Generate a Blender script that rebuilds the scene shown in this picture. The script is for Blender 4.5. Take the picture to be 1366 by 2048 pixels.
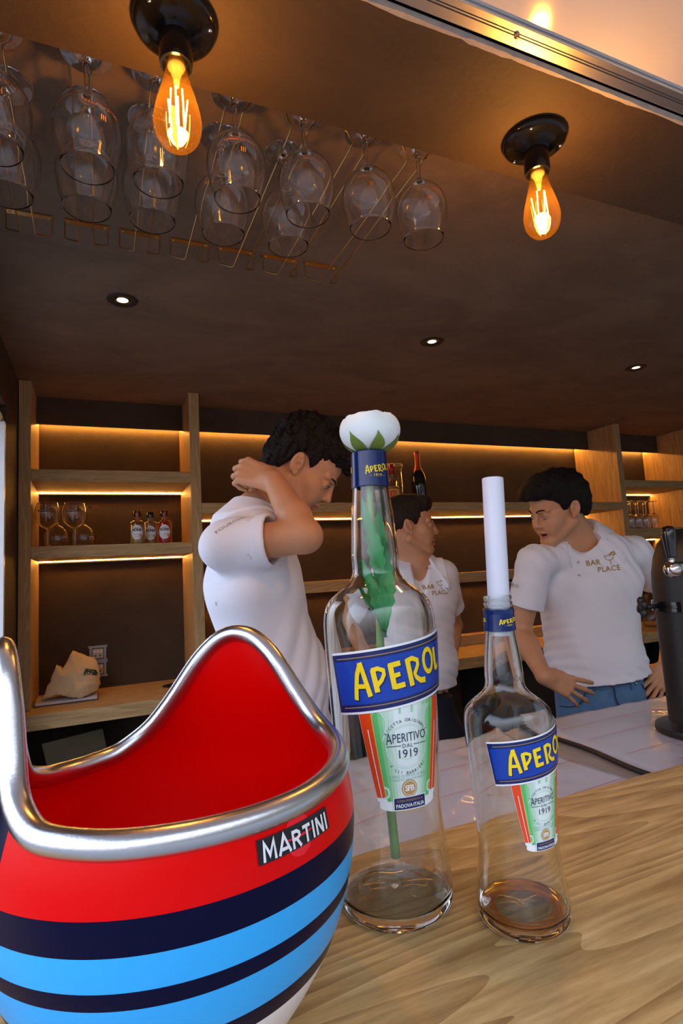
import bpy, bmesh, math, random
import numpy as np
from mathutils import Vector, Matrix
from mathutils.bvhtree import BVHTree

sc = bpy.context.scene
for o in list(bpy.data.objects):
    bpy.data.objects.remove(o)
COL = sc.collection

# ------------------------------------------------------------------ camera
F_PX = 1128.0
YAW, PIT, ROL = [math.radians(a) for a in (23.5, 6.1, -3.2)]
fw = np.array([math.sin(YAW)*math.cos(PIT), math.cos(YAW)*math.cos(PIT), math.sin(PIT)])
rt = np.array([math.cos(YAW), -math.sin(YAW), 0.0])
up = np.cross(rt, fw)
cr = math.cos(ROL)*rt + math.sin(ROL)*up
cu = -math.sin(ROL)*rt + math.cos(ROL)*up
CAMP = np.array([0.0, 0.0, 1.40])
cd = bpy.data.cameras.new('camera')
cam = bpy.data.objects.new('camera', cd); COL.objects.link(cam)
cam.matrix_world = Matrix(((cr[0], cu[0], -fw[0], CAMP[0]), (cr[1], cu[1], -fw[1], CAMP[1]),
                           (cr[2], cu[2], -fw[2], CAMP[2]), (0, 0, 0, 1)))
cd.sensor_fit = 'HORIZONTAL'; cd.sensor_width = 36.0; cd.lens = 36.0*F_PX/1366.0
cd.clip_start = 0.02; cd.clip_end = 100
sc.camera = cam

def at(px, py, Y):
    """a point of the place seen at (px, py) and standing Y metres into the bar"""
    d = (px-683)/F_PX*cr - (py-1024)/F_PX*cu + fw
    return CAMP + d*(Y-CAMP[1])/d[1]
def atz(px, py, z):
    d = (px-683)/F_PX*cr - (py-1024)/F_PX*cu + fw
    return CAMP + d*(z-CAMP[2])/d[2]

# ------------------------------------------------------------------ light
EXPOSURE = 0.0
SKY = 3.6
BULB_W = 4.6
LED_STR = 95.0
SPOT_W = 1.5
sc.view_settings.view_transform = 'Standard'
try: sc.view_settings.look = 'None'
except Exception: pass
sc.view_settings.exposure = EXPOSURE
sc.view_settings.gamma = 1.0
sc.view_settings.use_curve_mapping = False
try:
    sc.cycles.max_bounces = 14; sc.cycles.transmission_bounces = 14
    sc.cycles.transparent_max_bounces = 40; sc.cycles.diffuse_bounces = 4; sc.cycles.glossy_bounces = 6
    sc.cycles.sample_clamp_indirect = 4.0
except Exception:
    pass
w = bpy.data.worlds.new('sky'); sc.world = w; w.use_nodes = True
nt = w.node_tree; nt.nodes.clear()
wo = nt.nodes.new('ShaderNodeOutputWorld'); bg = nt.nodes.new('ShaderNodeBackground')
tc = nt.nodes.new('ShaderNodeTexCoord'); sx = nt.nodes.new('ShaderNodeSeparateXYZ'); rmp = nt.nodes.new('ShaderNodeValToRGB')
nz = nt.nodes.new('ShaderNodeTexNoise'); nz.inputs['Scale'].default_value = 2.2; nz.inputs['Detail'].default_value = 5
ad = nt.nodes.new('ShaderNodeMath'); ad.operation = 'MULTIPLY_ADD'; ad.inputs[1].default_value = 0.25
nt.links.new(tc.outputs['Generated'], sx.inputs[0]); nt.links.new(tc.outputs['Generated'], nz.inputs['Vector'])
nt.links.new(nz.outputs['Fac'], ad.inputs[0]); nt.links.new(sx.outputs['Z'], ad.inputs[2])
lx_ = nt.nodes.new('ShaderNodeMath'); lx_.operation = 'MULTIPLY_ADD'; lx_.inputs[1].default_value = -0.36
nt.links.new(sx.outputs['X'], lx_.inputs[0]); nt.links.new(ad.outputs[0], lx_.inputs[2])
nt.links.new(lx_.outputs[0], rmp.inputs['Fac']); nt.links.new(rmp.outputs['Color'], bg.inputs['Color'])
rmp.color_ramp.elements[0].position = 0.20; rmp.color_ramp.elements[0].color = (0.085, 0.088, 0.085, 1)
rmp.color_ramp.elements[1].position = 0.9; rmp.color_ramp.elements[1].color = (0.58, 0.70, 1.0, 1)
e = rmp.color_ramp.elements.new(0.74); e.color = (0.80, 0.85, 1.0, 1)
bg.inputs['Strength'].default_value = SKY
nt.links.new(bg.outputs[0], wo.inputs[0])

# ------------------------------------------------------------------ materials
MATS = {}
def new_mat(name):
    m = bpy.data.materials.new(name); m.use_nodes = True
    return m, m.node_tree, m.node_tree.nodes['Principled BSDF']
def pbr(name, col, rough=0.5, metal=0.0, spec=0.5, bump=0, bscale=200, coat=0, sub=0, emit=None, estr=0, var=0, vscale=8, trans=0, ior=1.5):
    if name in MATS: return MATS[name]
    m, t, b = new_mat(name); MATS[name] = m
    b.inputs['Base Color'].default_value = (*col, 1)
    b.inputs['Roughness'].default_value = rough; b.inputs['Metallic'].default_value = metal
    b.inputs['Specular IOR Level'].default_value = spec
    b.inputs['Coat Weight'].default_value = coat
    b.inputs['Transmission Weight'].default_value = trans; b.inputs['IOR'].default_value = ior
    if sub:
        b.inputs['Subsurface Weight'].default_value = sub; b.inputs['Subsurface Radius'].default_value = (0.012, 0.004, 0.002)
        b.inputs['Subsurface Scale'].default_value = 1.0
    if emit: b.inputs['Emission Color'].default_value = (*emit, 1); b.inputs['Emission Strength'].default_value = estr
    co = t.nodes.new('ShaderNodeTexCoord')
    n = t.nodes.new('ShaderNodeTexNoise'); n.inputs['Scale'].default_value = vscale; n.inputs['Detail'].default_value = 6
    t.links.new(co.outputs['Object'], n.inputs['Vector'])
    if var:
        mx = t.nodes.new('ShaderNodeMix'); mx.data_type = 'RGBA'
        mx.inputs[6].default_value = tuple(max(0, c*(1-var)) for c in col)+(1,)
        mx.inputs[7].default_value = tuple(min(1, c*(1+var)) for c in col)+(1,)
        t.links.new(n.outputs['Fac'], mx.inputs[0]); t.links.new(mx.outputs[2], b.inputs['Base Color'])
    if bump:
        n2 = t.nodes.new('ShaderNodeTexNoise'); n2.inputs['Scale'].default_value = bscale; n2.inputs['Detail'].default_value = 4
        t.links.new(co.outputs['Object'], n2.inputs['Vector'])
        bp = t.nodes.new('ShaderNodeBump'); bp.inputs['Strength'].default_value = bump; bp.inputs['Distance'].default_value = 0.002
        t.links.new(n2.outputs['Fac'], bp.inputs['Height']); t.links.new(bp.outputs[0], b.inputs['Normal'])
    return m
def plaster(name, c0, c1):
    m, t, b = new_mat(name); MATS[name] = m
    co = t.nodes.new('ShaderNodeTexCoord')
    mp = t.nodes.new('ShaderNodeMapping'); mp.inputs['Scale'].default_value = (1.0, 1.7, 1.4)
    n = t.nodes.new('ShaderNodeTexNoise'); n.inputs['Scale'].default_value = 2.6; n.inputs['Detail'].default_value = 9; n.inputs['Roughness'].default_value = 0.62; n.inputs['Distortion'].default_value = 0.7
    r = t.nodes.new('ShaderNodeValToRGB'); r.color_ramp.elements[0].position = 0.3; r.color_ramp.elements[1].position = 0.72
    r.color_ramp.elements[0].color = (*c0, 1); r.color_ramp.elements[1].color = (*c1, 1)
    t.links.new(co.outputs['Object'], mp.inputs[0]); t.links.new(mp.outputs[0], n.inputs['Vector'])
    t.links.new(n.outputs['Fac'], r.inputs[0]); t.links.new(r.outputs[0], b.inputs['Base Color'])
    n2 = t.nodes.new('ShaderNodeTexNoise'); n2.inputs['Scale'].default_value = 60; n2.inputs['Detail'].default_value = 8
    t.links.new(co.outputs['Object'], n2.inputs['Vector'])
    bp = t.nodes.new('ShaderNodeBump'); bp.inputs['Strength'].default_value = 0.35; bp.inputs['Distance'].default_value = 0.004
    t.links.new(n2.outputs['Fac'], bp.inputs['Height']); t.links.new(bp.outputs[0], b.inputs['Normal'])
    b.inputs['Roughness'].default_value = 0.75
    return m
def wood(name, c0, c1, c2, axis='x', fine=1.0, rings=1.0, rough=0.5, knots=False):
    m, t, b = new_mat(name); MATS[name] = m
    co = t.nodes.new('ShaderNodeTexCoord')
    mp = t.nodes.new('ShaderNodeMapping')
    s = {'x': (0.5, 5.0, 5.0), 'y': (5.0, 0.5, 5.0), 'z': (5.0, 5.0, 0.5)}[axis]
    mp.inputs['Scale'].default_value = s
    t.links.new(co.outputs['Object'], mp.inputs[0])
    n0 = t.nodes.new('ShaderNodeTexNoise'); n0.inputs['Scale'].default_value = 1.1*rings; n0.inputs['Detail'].default_value = 2; n0.inputs['Distortion'].default_value = 0.35
    t.links.new(mp.outputs[0], n0.inputs['Vector'])
    mu = t.nodes.new('ShaderNodeMath'); mu.operation = 'MULTIPLY'; mu.inputs[1].default_value = 26.0
    t.links.new(n0.outputs['Fac'], mu.inputs[0])
    sn = t.nodes.new('ShaderNodeMath'); sn.operation = 'FRACT'; t.links.new(mu.outputs[0], sn.inputs[0])
    n1 = t.nodes.new('ShaderNodeTexNoise'); n1.inputs['Scale'].default_value = 14*fine; n1.inputs['Detail'].default_value = 8; n1.inputs['Roughness'].default_value = 0.65
    t.links.new(mp.outputs[0], n1.inputs['Vector'])
    mx = t.nodes.new('ShaderNodeMath'); mx.operation = 'MULTIPLY_ADD'; mx.inputs[1].default_value = 0.28
    t.links.new(sn.outputs[0], mx.inputs[0]); t.links.new(n1.outputs['Fac'], mx.inputs[2])
    r = t.nodes.new('ShaderNodeValToRGB')
    r.color_ramp.elements[0].position = 0.36; r.color_ramp.elements[0].color = (*c0, 1)
    r.color_ramp.elements[1].position = 0.95; r.color_ramp.elements[1].color = (*c2, 1)
    e = r.color_ramp.elements.new(0.74); e.color = (*c1, 1)
    t.links.new(mx.outputs[0], r.inputs[0])
    out = r.outputs[0]
    if knots:
        for (kx, ky, kr) in ((0.210, 0.423, 0.010), (0.78, 0.33, 0.006)):
            mpk = t.nodes.new('ShaderNodeVectorMath'); mpk.operation = 'DISTANCE'
            sep = t.nodes.new('ShaderNodeMapping'); sep.inputs['Scale'].default_value = (0.62, 1.0, 0.0)
            t.links.new(co.outputs['Object'], sep.inputs[0]); t.links.new(sep.outputs[0], mpk.inputs[0])
            mpk.inputs[1].default_value = (kx*0.62, ky, 0)
            mr = t.nodes.new('ShaderNodeMapRange'); mr.inputs[1].default_value = kr*1.3; mr.inputs[2].default_value = kr*0.1
            t.links.new(mpk.outputs['Value'], mr.inputs[0])
            mc = t.nodes.new('ShaderNodeMix'); mc.data_type = 'RGBA'; mc.inputs[7].default_value = (0.16, 0.08, 0.03, 1)
            t.links.new(mr.outputs[0], mc.inputs[0]); t.links.new(out, mc.inputs[6]); out = mc.outputs[2]
    t.links.new(out, b.inputs['Base Color'])
    bp = t.nodes.new('ShaderNodeBump'); bp.inputs['Strength'].default_value = 0.25; bp.inputs['Distance'].default_value = 0.0015
    t.links.new(mx.outputs[0], bp.inputs['Height']); t.links.new(bp.outputs[0], b.inputs['Normal'])
    b.inputs['Roughness'].default_value = rough
    return m
def thin_glass(name, tint=(1, 1, 1), refl=1.0, edge=0.35):
    """thin clear wall: what lies behind, plus the mirror reflection of a glass surface"""
    m = bpy.data.materials.new(name); m.use_nodes = True; t = m.node_tree; t.nodes.clear(); MATS[name] = m
    o = t.nodes.new('ShaderNodeOutputMaterial'); mx = t.nodes.new('ShaderNodeMixShader')
    tr = t.nodes.new('ShaderNodeBsdfTransparent'); gl = t.nodes.new('ShaderNodeBsdfGlossy'); gl.inputs['Roughness'].default_value = 0.03
    lw = t.nodes.new('ShaderNodeLayerWeight'); lw.inputs['Blend'].default_value = edge
    mu = t.nodes.new('ShaderNodeMath'); mu.operation = 'MULTIPLY_ADD'; mu.inputs[1].default_value = 0.42*refl; mu.inputs[2].default_value = 0.045*refl
    t.links.new(lw.outputs['Facing'], mu.inputs[0]); 
    pw = t.nodes.new('ShaderNodeMath'); pw.operation = 'POWER'; pw.inputs[1].default_value = 2.2
    t.links.new(lw.outputs['Facing'], pw.inputs[0]); t.links.new(pw.outputs[0], mu.inputs[0])
    tr.inputs['Color'].default_value = (*tint, 1)
    t.links.new(mu.outputs[0], mx.inputs[0]); t.links.new(tr.outputs[0], mx.inputs[1]); t.links.new(gl.outputs[0], mx.inputs[2])
    t.links.new(mx.outputs[0], o.inputs[0])
    return m
def emis(name, col, s):
    m = bpy.data.materials.new(name); m.use_nodes = True; t = m.node_tree; t.nodes.clear(); MATS[name] = m
    o = t.nodes.new('ShaderNodeOutputMaterial'); e = t.nodes.new('ShaderNodeEmission')
    e.inputs[0].default_value = (*col, 1); e.inputs[1].default_value = s; t.links.new(e.outputs[0], o.inputs[0])
    return m
M_PL = plaster('brown_plaster', (0.040, 0.023, 0.011), (0.070, 0.043, 0.022))
M_PLC = plaster('brightened_ceiling_plaster', (0.125, 0.082, 0.050), (0.215, 0.145, 0.092))  # same plaster finish, colour raised in place of light missing on the ceiling
M_OX = wood('pale_oak_x', (0.34, 0.20, 0.075), (0.50, 0.32, 0.135), (0.60, 0.41, 0.19), 'x')
M_OZ = wood('pale_oak_z', (0.34, 0.20, 0.075), (0.50, 0.32, 0.135), (0.60, 0.41, 0.19), 'z')
M_CT = wood('counter_oak', (0.25, 0.14, 0.045), (0.50, 0.335, 0.135), (0.66, 0.47, 0.215), 'x', fine=1.3, rings=0.8, rough=0.42, knots=True)
M_BLK = pbr('black_gloss', (0.006, 0.006, 0.007), 0.12, coat=0.5)
M_BLKM = pbr('black_matt', (0.012, 0.012, 0.013), 0.45)
M_BRASS = pbr('brass', (0.65, 0.42, 0.16), 0.28, 1.0)
M_CHR = pbr('chrome', (0.75, 0.75, 0.76), 0.08, 1.0)
M_ALU = pbr('brushed_aluminium', (0.62, 0.63, 0.65), 0.26, 1.0, bump=0.05, bscale=500)
M_TG = thin_glass('stemware_glass', (0.995, 0.995, 0.995), 1.1, 0.5)
M_STEM = pbr('clear_stem_glass', (1.0, 1.0, 1.0), 0.0, trans=1.0, ior=1.47)
M_LED = emis('led_light', (1.0, 0.43, 0.075), LED_STR)
M_WHT = pbr('white_paint', (0.82, 0.84, 0.86), 0.5, var=0.05)

# ------------------------------------------------------------------ mesh helpers
def ob_mesh(name, verts, faces, mats, parent=None, smooth=False, mi=None, origin=None):
    me = bpy.data.meshes.new(name)
    verts = np.asarray(verts, float)
    if origin is None:
        origin = np.array([(verts[:, 0].min()+verts[:, 0].max())/2, (verts[:, 1].min()+verts[:, 1].max())/2, verts[:, 2].min()])
    origin = np.asarray(origin, float)
    me.from_pydata((verts-origin).tolist(), [], [list(map(int, f)) for f in faces])
    for m in (mats if isinstance(mats, (list, tuple)) else [mats]): me.materials.append(m)
    if mi is not None: me.polygons.foreach_set('material_index', np.asarray(mi, dtype=np.int32))
    if smooth: me.polygons.foreach_set('use_smooth', np.ones(len(me.polygons), dtype=bool))
    me.update()
    o = bpy.data.objects.new(name, me); COL.objects.link(o)
    if parent is not None:
        o.parent = parent; o.location = Vector(origin) - WLOC.get(parent, Vector((0, 0, 0)))
    else: o.location = Vector(origin)
    WLOC[o] = Vector(origin)
    return o
WLOC = {}
def empty(name, loc):
    o = bpy.data.objects.new(name, None); COL.objects.link(o); o.location = Vector(loc); o.empty_display_size = 0.05
    WLOC[o] = Vector(loc)
    return o
def tag(o, label, cat, group=None, kind=None):
    o['label'] = label; o['category'] = cat
    if group: o['group'] = group
    if kind: o['kind'] = kind
    return o
def struct(o, label=None, cat=None):
    o['kind'] = 'structure'
    if label: o['label'] = label; o['category'] = cat
    return o
class B:
    """collects shapes of ONE mesh"""
    def __init__(s): s.v = []; s.f = []; s.mi = []; s.n = 0
    def add(s, v, f, m=0):
        v = np.asarray(v, float)
        s.v.append(v); s.f += [[i+s.n for i in q] for q in f]; s.mi += [m]*len(f); s.n += len(v)
        return s
    def box(s, a, b, m=0, bev=0.0):
        a = np.array(a, float); b = np.array(b, float)
        if bev <= 0:
            v = [(x, y, z) for z in (a[2], b[2]) for y in (a[1], b[1]) for x in (a[0], b[0])]
            return s.add(v, [(0, 2, 3, 1), (4, 5, 7, 6), (0, 1, 5, 4), (2, 6, 7, 3), (0, 4, 6, 2), (1, 3, 7, 5)], m)
        bm = bmesh.new(); bmesh.ops.create_cube(bm, size=1)
        for q in bm.verts: q.co = Vector((a+b)/2) + Vector([q.co[i]*(b[i]-a[i]) for i in range(3)])
        bmesh.ops.bevel(bm, geom=bm.edges[:], offset=bev, segments=2, affect='EDGES', profile=0.5)
        bm.verts.index_update()
        s.add([tuple(q.co) for q in bm.verts], [[q.index for q in f.verts] for f in bm.faces], m); bm.free(); return s
    def lathe(s, prof, c=(0, 0, 0), n=48, m=0, R=None, t0=0, t1=2*math.pi, close=True):
        c = np.array(c, float); full = abs(t1-t0-2*math.pi) < 1e-6
        k = n if full else n+1
        an = t0+(t1-t0)*np.arange(k)/n
        v = []
        for (r, z) in prof:
            p = np.stack([r*np.cos(an), r*np.sin(an), np.full(k, z)], 1)
            v.append(p)
        v = np.concatenate(v)
        if R is not None: v = v @ np.array(R).T
        v = v+c; f = []
        for i in range(len(prof)-1):
            for j in range(k if full else k-1):
                a0 = i*k+j; a1 = i*k+(j+1) % k
                f.append((a0, a1, a1+k, a0+k))
        s.add(v, f, m); return s
    def tube(s, pts, r, n=10, m=0, closed=False, caps=True, flat=None):
        pts = np.asarray(pts, float); N = len(pts)
        r = np.full(N, r) if np.isscalar(r) else np.asarray(r, float)
        T = np.zeros_like(pts)
        for i in range(N):
            a = pts[(i-1) % N] if closed or i > 0 else pts[0]
            b = pts[(i+1) % N] if closed or i < N-1 else pts[-1]
            t = b-a; T[i] = t/(np.linalg.norm(t)+1e-12)
        u = np.cross(T[0], [0, 0, 1.0]); 
        if np.linalg.norm(u) < 1e-3: u = np.cross(T[0], [1.0, 0, 0])
        u /= np.linalg.norm(u); v = []
        for i in range(N):
            u = u - T[i]*(u@T[i]); u /= np.linalg.norm(u)+1e-12; w_ = np.cross(T[i], u)
            for j in range(n):
                a = 2*math.pi*j/n
                v.append(pts[i]+r[i]*(u*math.cos(a)+w_*math.sin(a)))
        f = []
        for i in range(N if closed else N-1):
            for j in range(n):
                a0 = i*n+j; a1 = i*n+(j+1) % n; b0 = ((i+1) % N)*n+j; b1 = ((i+1) % N)*n+(j+1) % n
                f.append((a0, a1, b1, b0))
        if caps and not closed:
            f.append(tuple(range(n))[::-1]); f.append(tuple((N-1)*n+j for j in range(n)))
        s.add(v, f, m); return s
    def sphere(s, c, r, n=16, m=0, sc_=(1, 1, 1), R=None):
        prof = [(max(1e-5, math.sin(math.pi*i/n)), -math.cos(math.pi*i/n)) for i in range(n+1)]
        k = n*2; an = 2*math.pi*np.arange(k)/k; v = []
        for (q, z) in prof: v.append(np.stack([q*np.cos(an), q*np.sin(an), np.full(k, z)], 1))
        v = np.concatenate(v)*r*np.array(sc_)
        if R is not None: v = v@np.array(R).T
        f = [(i*k+j, i*k+(j+1) % k, (i+1)*k+(j+1) % k, (i+1)*k+j) for i in range(n) for j in range(k)]
        s.add(v+np.array(c, float), f, m); return s
    def make(s, name, mats, parent=None, smooth=False, origin=None):
        return ob_mesh(name, np.concatenate(s.v), s.f, mats, parent, smooth, s.mi, origin)
def autosmooth(o, ang=40):
    """smooth faces, sharp creases where the angle is large"""
    me = o.data; bm = bmesh.new(); bm.from_mesh(me)
    bmesh.ops.remove_doubles(bm, verts=bm.verts, dist=1e-6)
    bmesh.ops.recalc_face_normals(bm, faces=bm.faces)
    for f in bm.faces: f.smooth = True
    for e in bm.edges:
        if len(e.link_faces) == 2 and e.calc_face_angle(0) > math.radians(ang): e.smooth = False
    bm.to_mesh(me); bm.free(); return o
def sm(pts, n):
    """Catmull-Rom through points"""
    P_ = np.asarray(pts, float); out = []
    Q = np.vstack([2*P_[0]-P_[1], P_, 2*P_[-1]-P_[-2]])
    for i in range(1, len(Q)-2):
        for k in range(n):
            t = k/n; a, b, c, d = Q[i-1], Q[i], Q[i+1], Q[i+2]
            out.append(0.5*((2*b)+(-a+c)*t+(2*a-5*b+4*c-d)*t*t+(-a+3*b-3*c+d)*t**3))
    out.append(P_[-1]); return np.array(out)
def text_mesh(s, size, align='CENTER', off=0.0, space=1.0, shear=0.0):
    cu_ = bpy.data.curves.new('t', 'FONT'); cu_.body = s; cu_.size = size; cu_.align_x = align; cu_.align_y = 'CENTER'
    cu_.offset = off; cu_.space_character = space; cu_.shear = shear; cu_.resolution_u = 3
    o = bpy.data.objects.new('t', cu_); COL.objects.link(o)
    me = bpy.data.meshes.new_from_object(o.evaluated_get(bpy.context.evaluated_depsgraph_get()))
    v = np.array([tuple(q.co) for q in me.vertices]).reshape(-1, 3)[:, :2]; f = [list(p.vertices) for p in me.polygons]
    bpy.data.objects.remove(o); bpy.data.curves.remove(cu_); bpy.data.meshes.remove(me)
    return v, f
def ribbon(pts, wd, closed=False):
    """flat stroke of a letter: 2-D polyline with width"""
    P_ = np.asarray(pts, float); N = len(P_); w_ = np.full(N, wd) if np.isscalar(wd) else np.asarray(wd, float)
    L, R_ = [], []
    for i in range(N):
        a = P_[(i-1) % N] if closed or i > 0 else None; b = P_[(i+1) % N] if closed or i < N-1 else None
        d0 = (P_[i]-a) if a is not None else None; d1 = (b-P_[i]) if b is not None else None
        d0 = d0/np.linalg.norm(d0) if d0 is not None else d1/np.linalg.norm(d1)
        d1 = d1/np.linalg.norm(d1) if d1 is not None else d0
        t = d0+d1; t /= np.linalg.norm(t)+1e-9; nrm = np.array([-t[1], t[0]]); k = 1/max(0.45, abs(nrm@np.array([-d0[1], d0[0]])))
        L.append(P_[i]+nrm*w_[i]/2*k); R_.append(P_[i]-nrm*w_[i]/2*k)
    v = np.array(L+R_); f = [(i, N+i, N+(i+1) % N, (i+1) % N) for i in range(N if closed else N-1)]
    return v, f
# ------------------------------------------------------------------ the bar itself
XL, XR, YF, YB, ZC, ZS, ZK = -0.30, 4.70, 0.8186, 2.95, 2.27, 2.17, 1.067
M_FLR = pbr('grey_vinyl_floor', (0.06, 0.055, 0.05), 0.6, var=0.2)
M_PAV = pbr('pale_paving', (0.22, 0.215, 0.205), 0.9, var=0.25, vscale=3)
struct(B().box((XL-0.15, 0.45, -0.06), (XR, YB+0.1, 0)).make('floor', M_FLR))
struct(B().box((-9, -12, -0.08), (12, 0.45, -0.02)).box((-9, 0.45, -0.08), (XL-0.16, 6, -0.02)).make('ground', M_PAV))
struct(B().box((XL, YB, 0), (XR, YB+0.1, ZC+0.05)).make('wall_back', M_PL))
struct(B().box((XR, 0.60, 0), (XR+0.1, YB+0.1, ZC+0.05)).make('wall_right', M_PL))
# left wall with its side opening
DY0, DY1, DZ = 1.05, 2.28, 2.03
b = B().box((XL-0.15, 0.60, 0), (XL, DY0, ZC+0.05)).box((XL-0.15, DY1+0.012, 0), (XL, YB+0.1, ZC+0.05)).box((XL-0.15, DY0, DZ+0.03), (XL, DY1+0.012, ZC+0.05))
struct(b.make('wall_left', M_PL))
M_FILM = pbr('white_film', (0.80, 0.82, 0.84), 0.35, var=0.08, vscale=30, bump=0.4, bscale=40)
d = empty('door_1', (XL-0.075, DY1, 0)); struct(d)
B().box((XL-0.16, DY1-0.02, 0), (XL-0.001, DY1+0.011, DZ-0.03)).make('jamb', M_FILM, d)
B().box((XL-0.16, DY0+0.001, 0), (XL-0.001, DY0+0.03, DZ-0.03)).make('jamb', M_FILM, d)
B().box((XL-0.145, DY1-0.026, 0.9), (XL-0.14, DY1-0.021, DZ-0.05)).make('film_seam', pbr('grey_seam', (0.35, 0.36, 0.37), 0.5), d)
rng = random.Random(3)
M_FOAM = pbr('raw_foam', (0.42, 0.27, 0.12), 0.9, var=0.5, vscale=60, bump=1.0, bscale=120)
v = []; f = []
pts = [(XL-0.17, 2.11), (XL-0.03, 2.055), (XL-0.012, 2.03), (XL-0.006, 2.012), (XL-0.012, 1.998), (XL-0.17, 2.0)]
for yy in (DY1-0.035, DY1+0.01):
    for (x, z) in pts: v.append((x+rng.uniform(-.002, .002), yy, z))
f = [tuple(range(6)), tuple(range(11, 5, -1))]+[(i, (i+1) % 6, 6+(i+1) % 6, 6+i) for i in range(6)]
ob_mesh('foam_lintel', v, f, M_FOAM, d)
# ceiling, soffit, front wall
struct(B().box((XL-0.15, YF+0.001, ZC), (XR+0.1, YB+0.1, ZC+0.08)).make('ceiling', M_PLC))
rngs = random.Random(8)
sof = B().box((XL-0.15, 0.602, ZS), (XR+0.1, YF, ZC+0.30))
struct(sof.make('trim_1', M_PL))
# ragged raw plaster lip along the outer edge of the soffit
M_LIP = pbr('raw_plaster_edge', (0.42, 0.38, 0.33), 0.9, var=0.3, vscale=50)
v = []; f = []
N = 220
for i in range(N+1):
    x = -0.4+i*(3.4/N); a = 0.0035+0.003*rngs.random()+0.002*math.sin(i*0.5)+(0.004 if 58 < i < 64 else 0)
    v += [(x, 0.6019, ZS+0.006), (x, 0.602+a*0.6, ZS-0.0015), (x, 0.602-a*0.45, ZS-0.0015), (x, 0.5975, ZS+0.006)]
for i in range(N):
    for k in range(4): f.append((4*i+k, 4*i+(k+1) % 4, 4*i+4+(k+1) % 4, 4*i+4+k))
struct(ob_mesh('trim_2', v, f, M_LIP))
struct(B().box((-0.5, 0.5935, ZS+0.012), (XR, 0.6018, ZS+0.10)).make('trim_3', M_BLKM))
# aluminium frame profile of the lifted hatch, hatch panel
hatch = empty('serving_hatch', (2.0, 0.58, ZS+0.01)); tag(hatch, 'white glossy serving hatch panel lifted open above the counter, with aluminium edge profile', 'hatch')
M_PROF = pbr('hatch_profile', (0.74, 0.72, 0.68), 0.38, 1.0)
pr = B().box((-0.6, 0.560, ZS+0.004), (XR, 0.5925, ZS+0.05), bev=0.0015)
pr.box((-0.6, 0.5755, ZS+0.0032), (XR, 0.5762, ZS+0.0045), m=1).box((-0.6, 0.5715, ZS+0.0032), (XR, 0.572, ZS+0.0045), m=1)
pr.make('edge_profile', [M_PROF, M_BLKM], hatch)
M_HATCH = pbr('white_gloss_panel', (0.74, 0.72, 0.72), 0.11, spec=0.6)
a = math.radians(-7)
v = []
for (y, z) in ((0.5595, ZS+0.010), (-0.36, ZS+0.010+0.92*math.tan(a))):
    for x in (-0.6, XR): v += [(x, y, z), (x, y, z+0.03)]
ob_mesh('panel', v, [(0, 2, 6, 4), (1, 5, 7, 3), (0, 1, 3, 2), (4, 6, 7, 5), (0, 4, 5, 1), (2, 3, 7, 6)], M_HATCH, hatch)
for x in (0.575, 1.5, 2.4):
    s = B().lathe([(0.0001, 0), (0.0032, 0.0002), (0.0042, 0.0018), (0.0042, 0.004)], (x, 0.5745, ZS+0.0005), n=16)
    s.make('screw', M_BRASS, hatch, True)
struct(B().box((XL-0.15, 0.50, 0), (XR, 0.60, ZK-0.05)).make('wall_front', pbr('front_cladding', (0.10, 0.08, 0.06), 0.6, var=0.3)))
# counter
ct = B().box((XL-0.14, 0.318, ZK-0.045), (XR-0.002, 0.656, ZK), bev=0.003).make('bar_counter', M_CT)
tag(ct, 'oak bar counter top with wavy grain and a knot under the bottles', 'counter')

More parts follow.
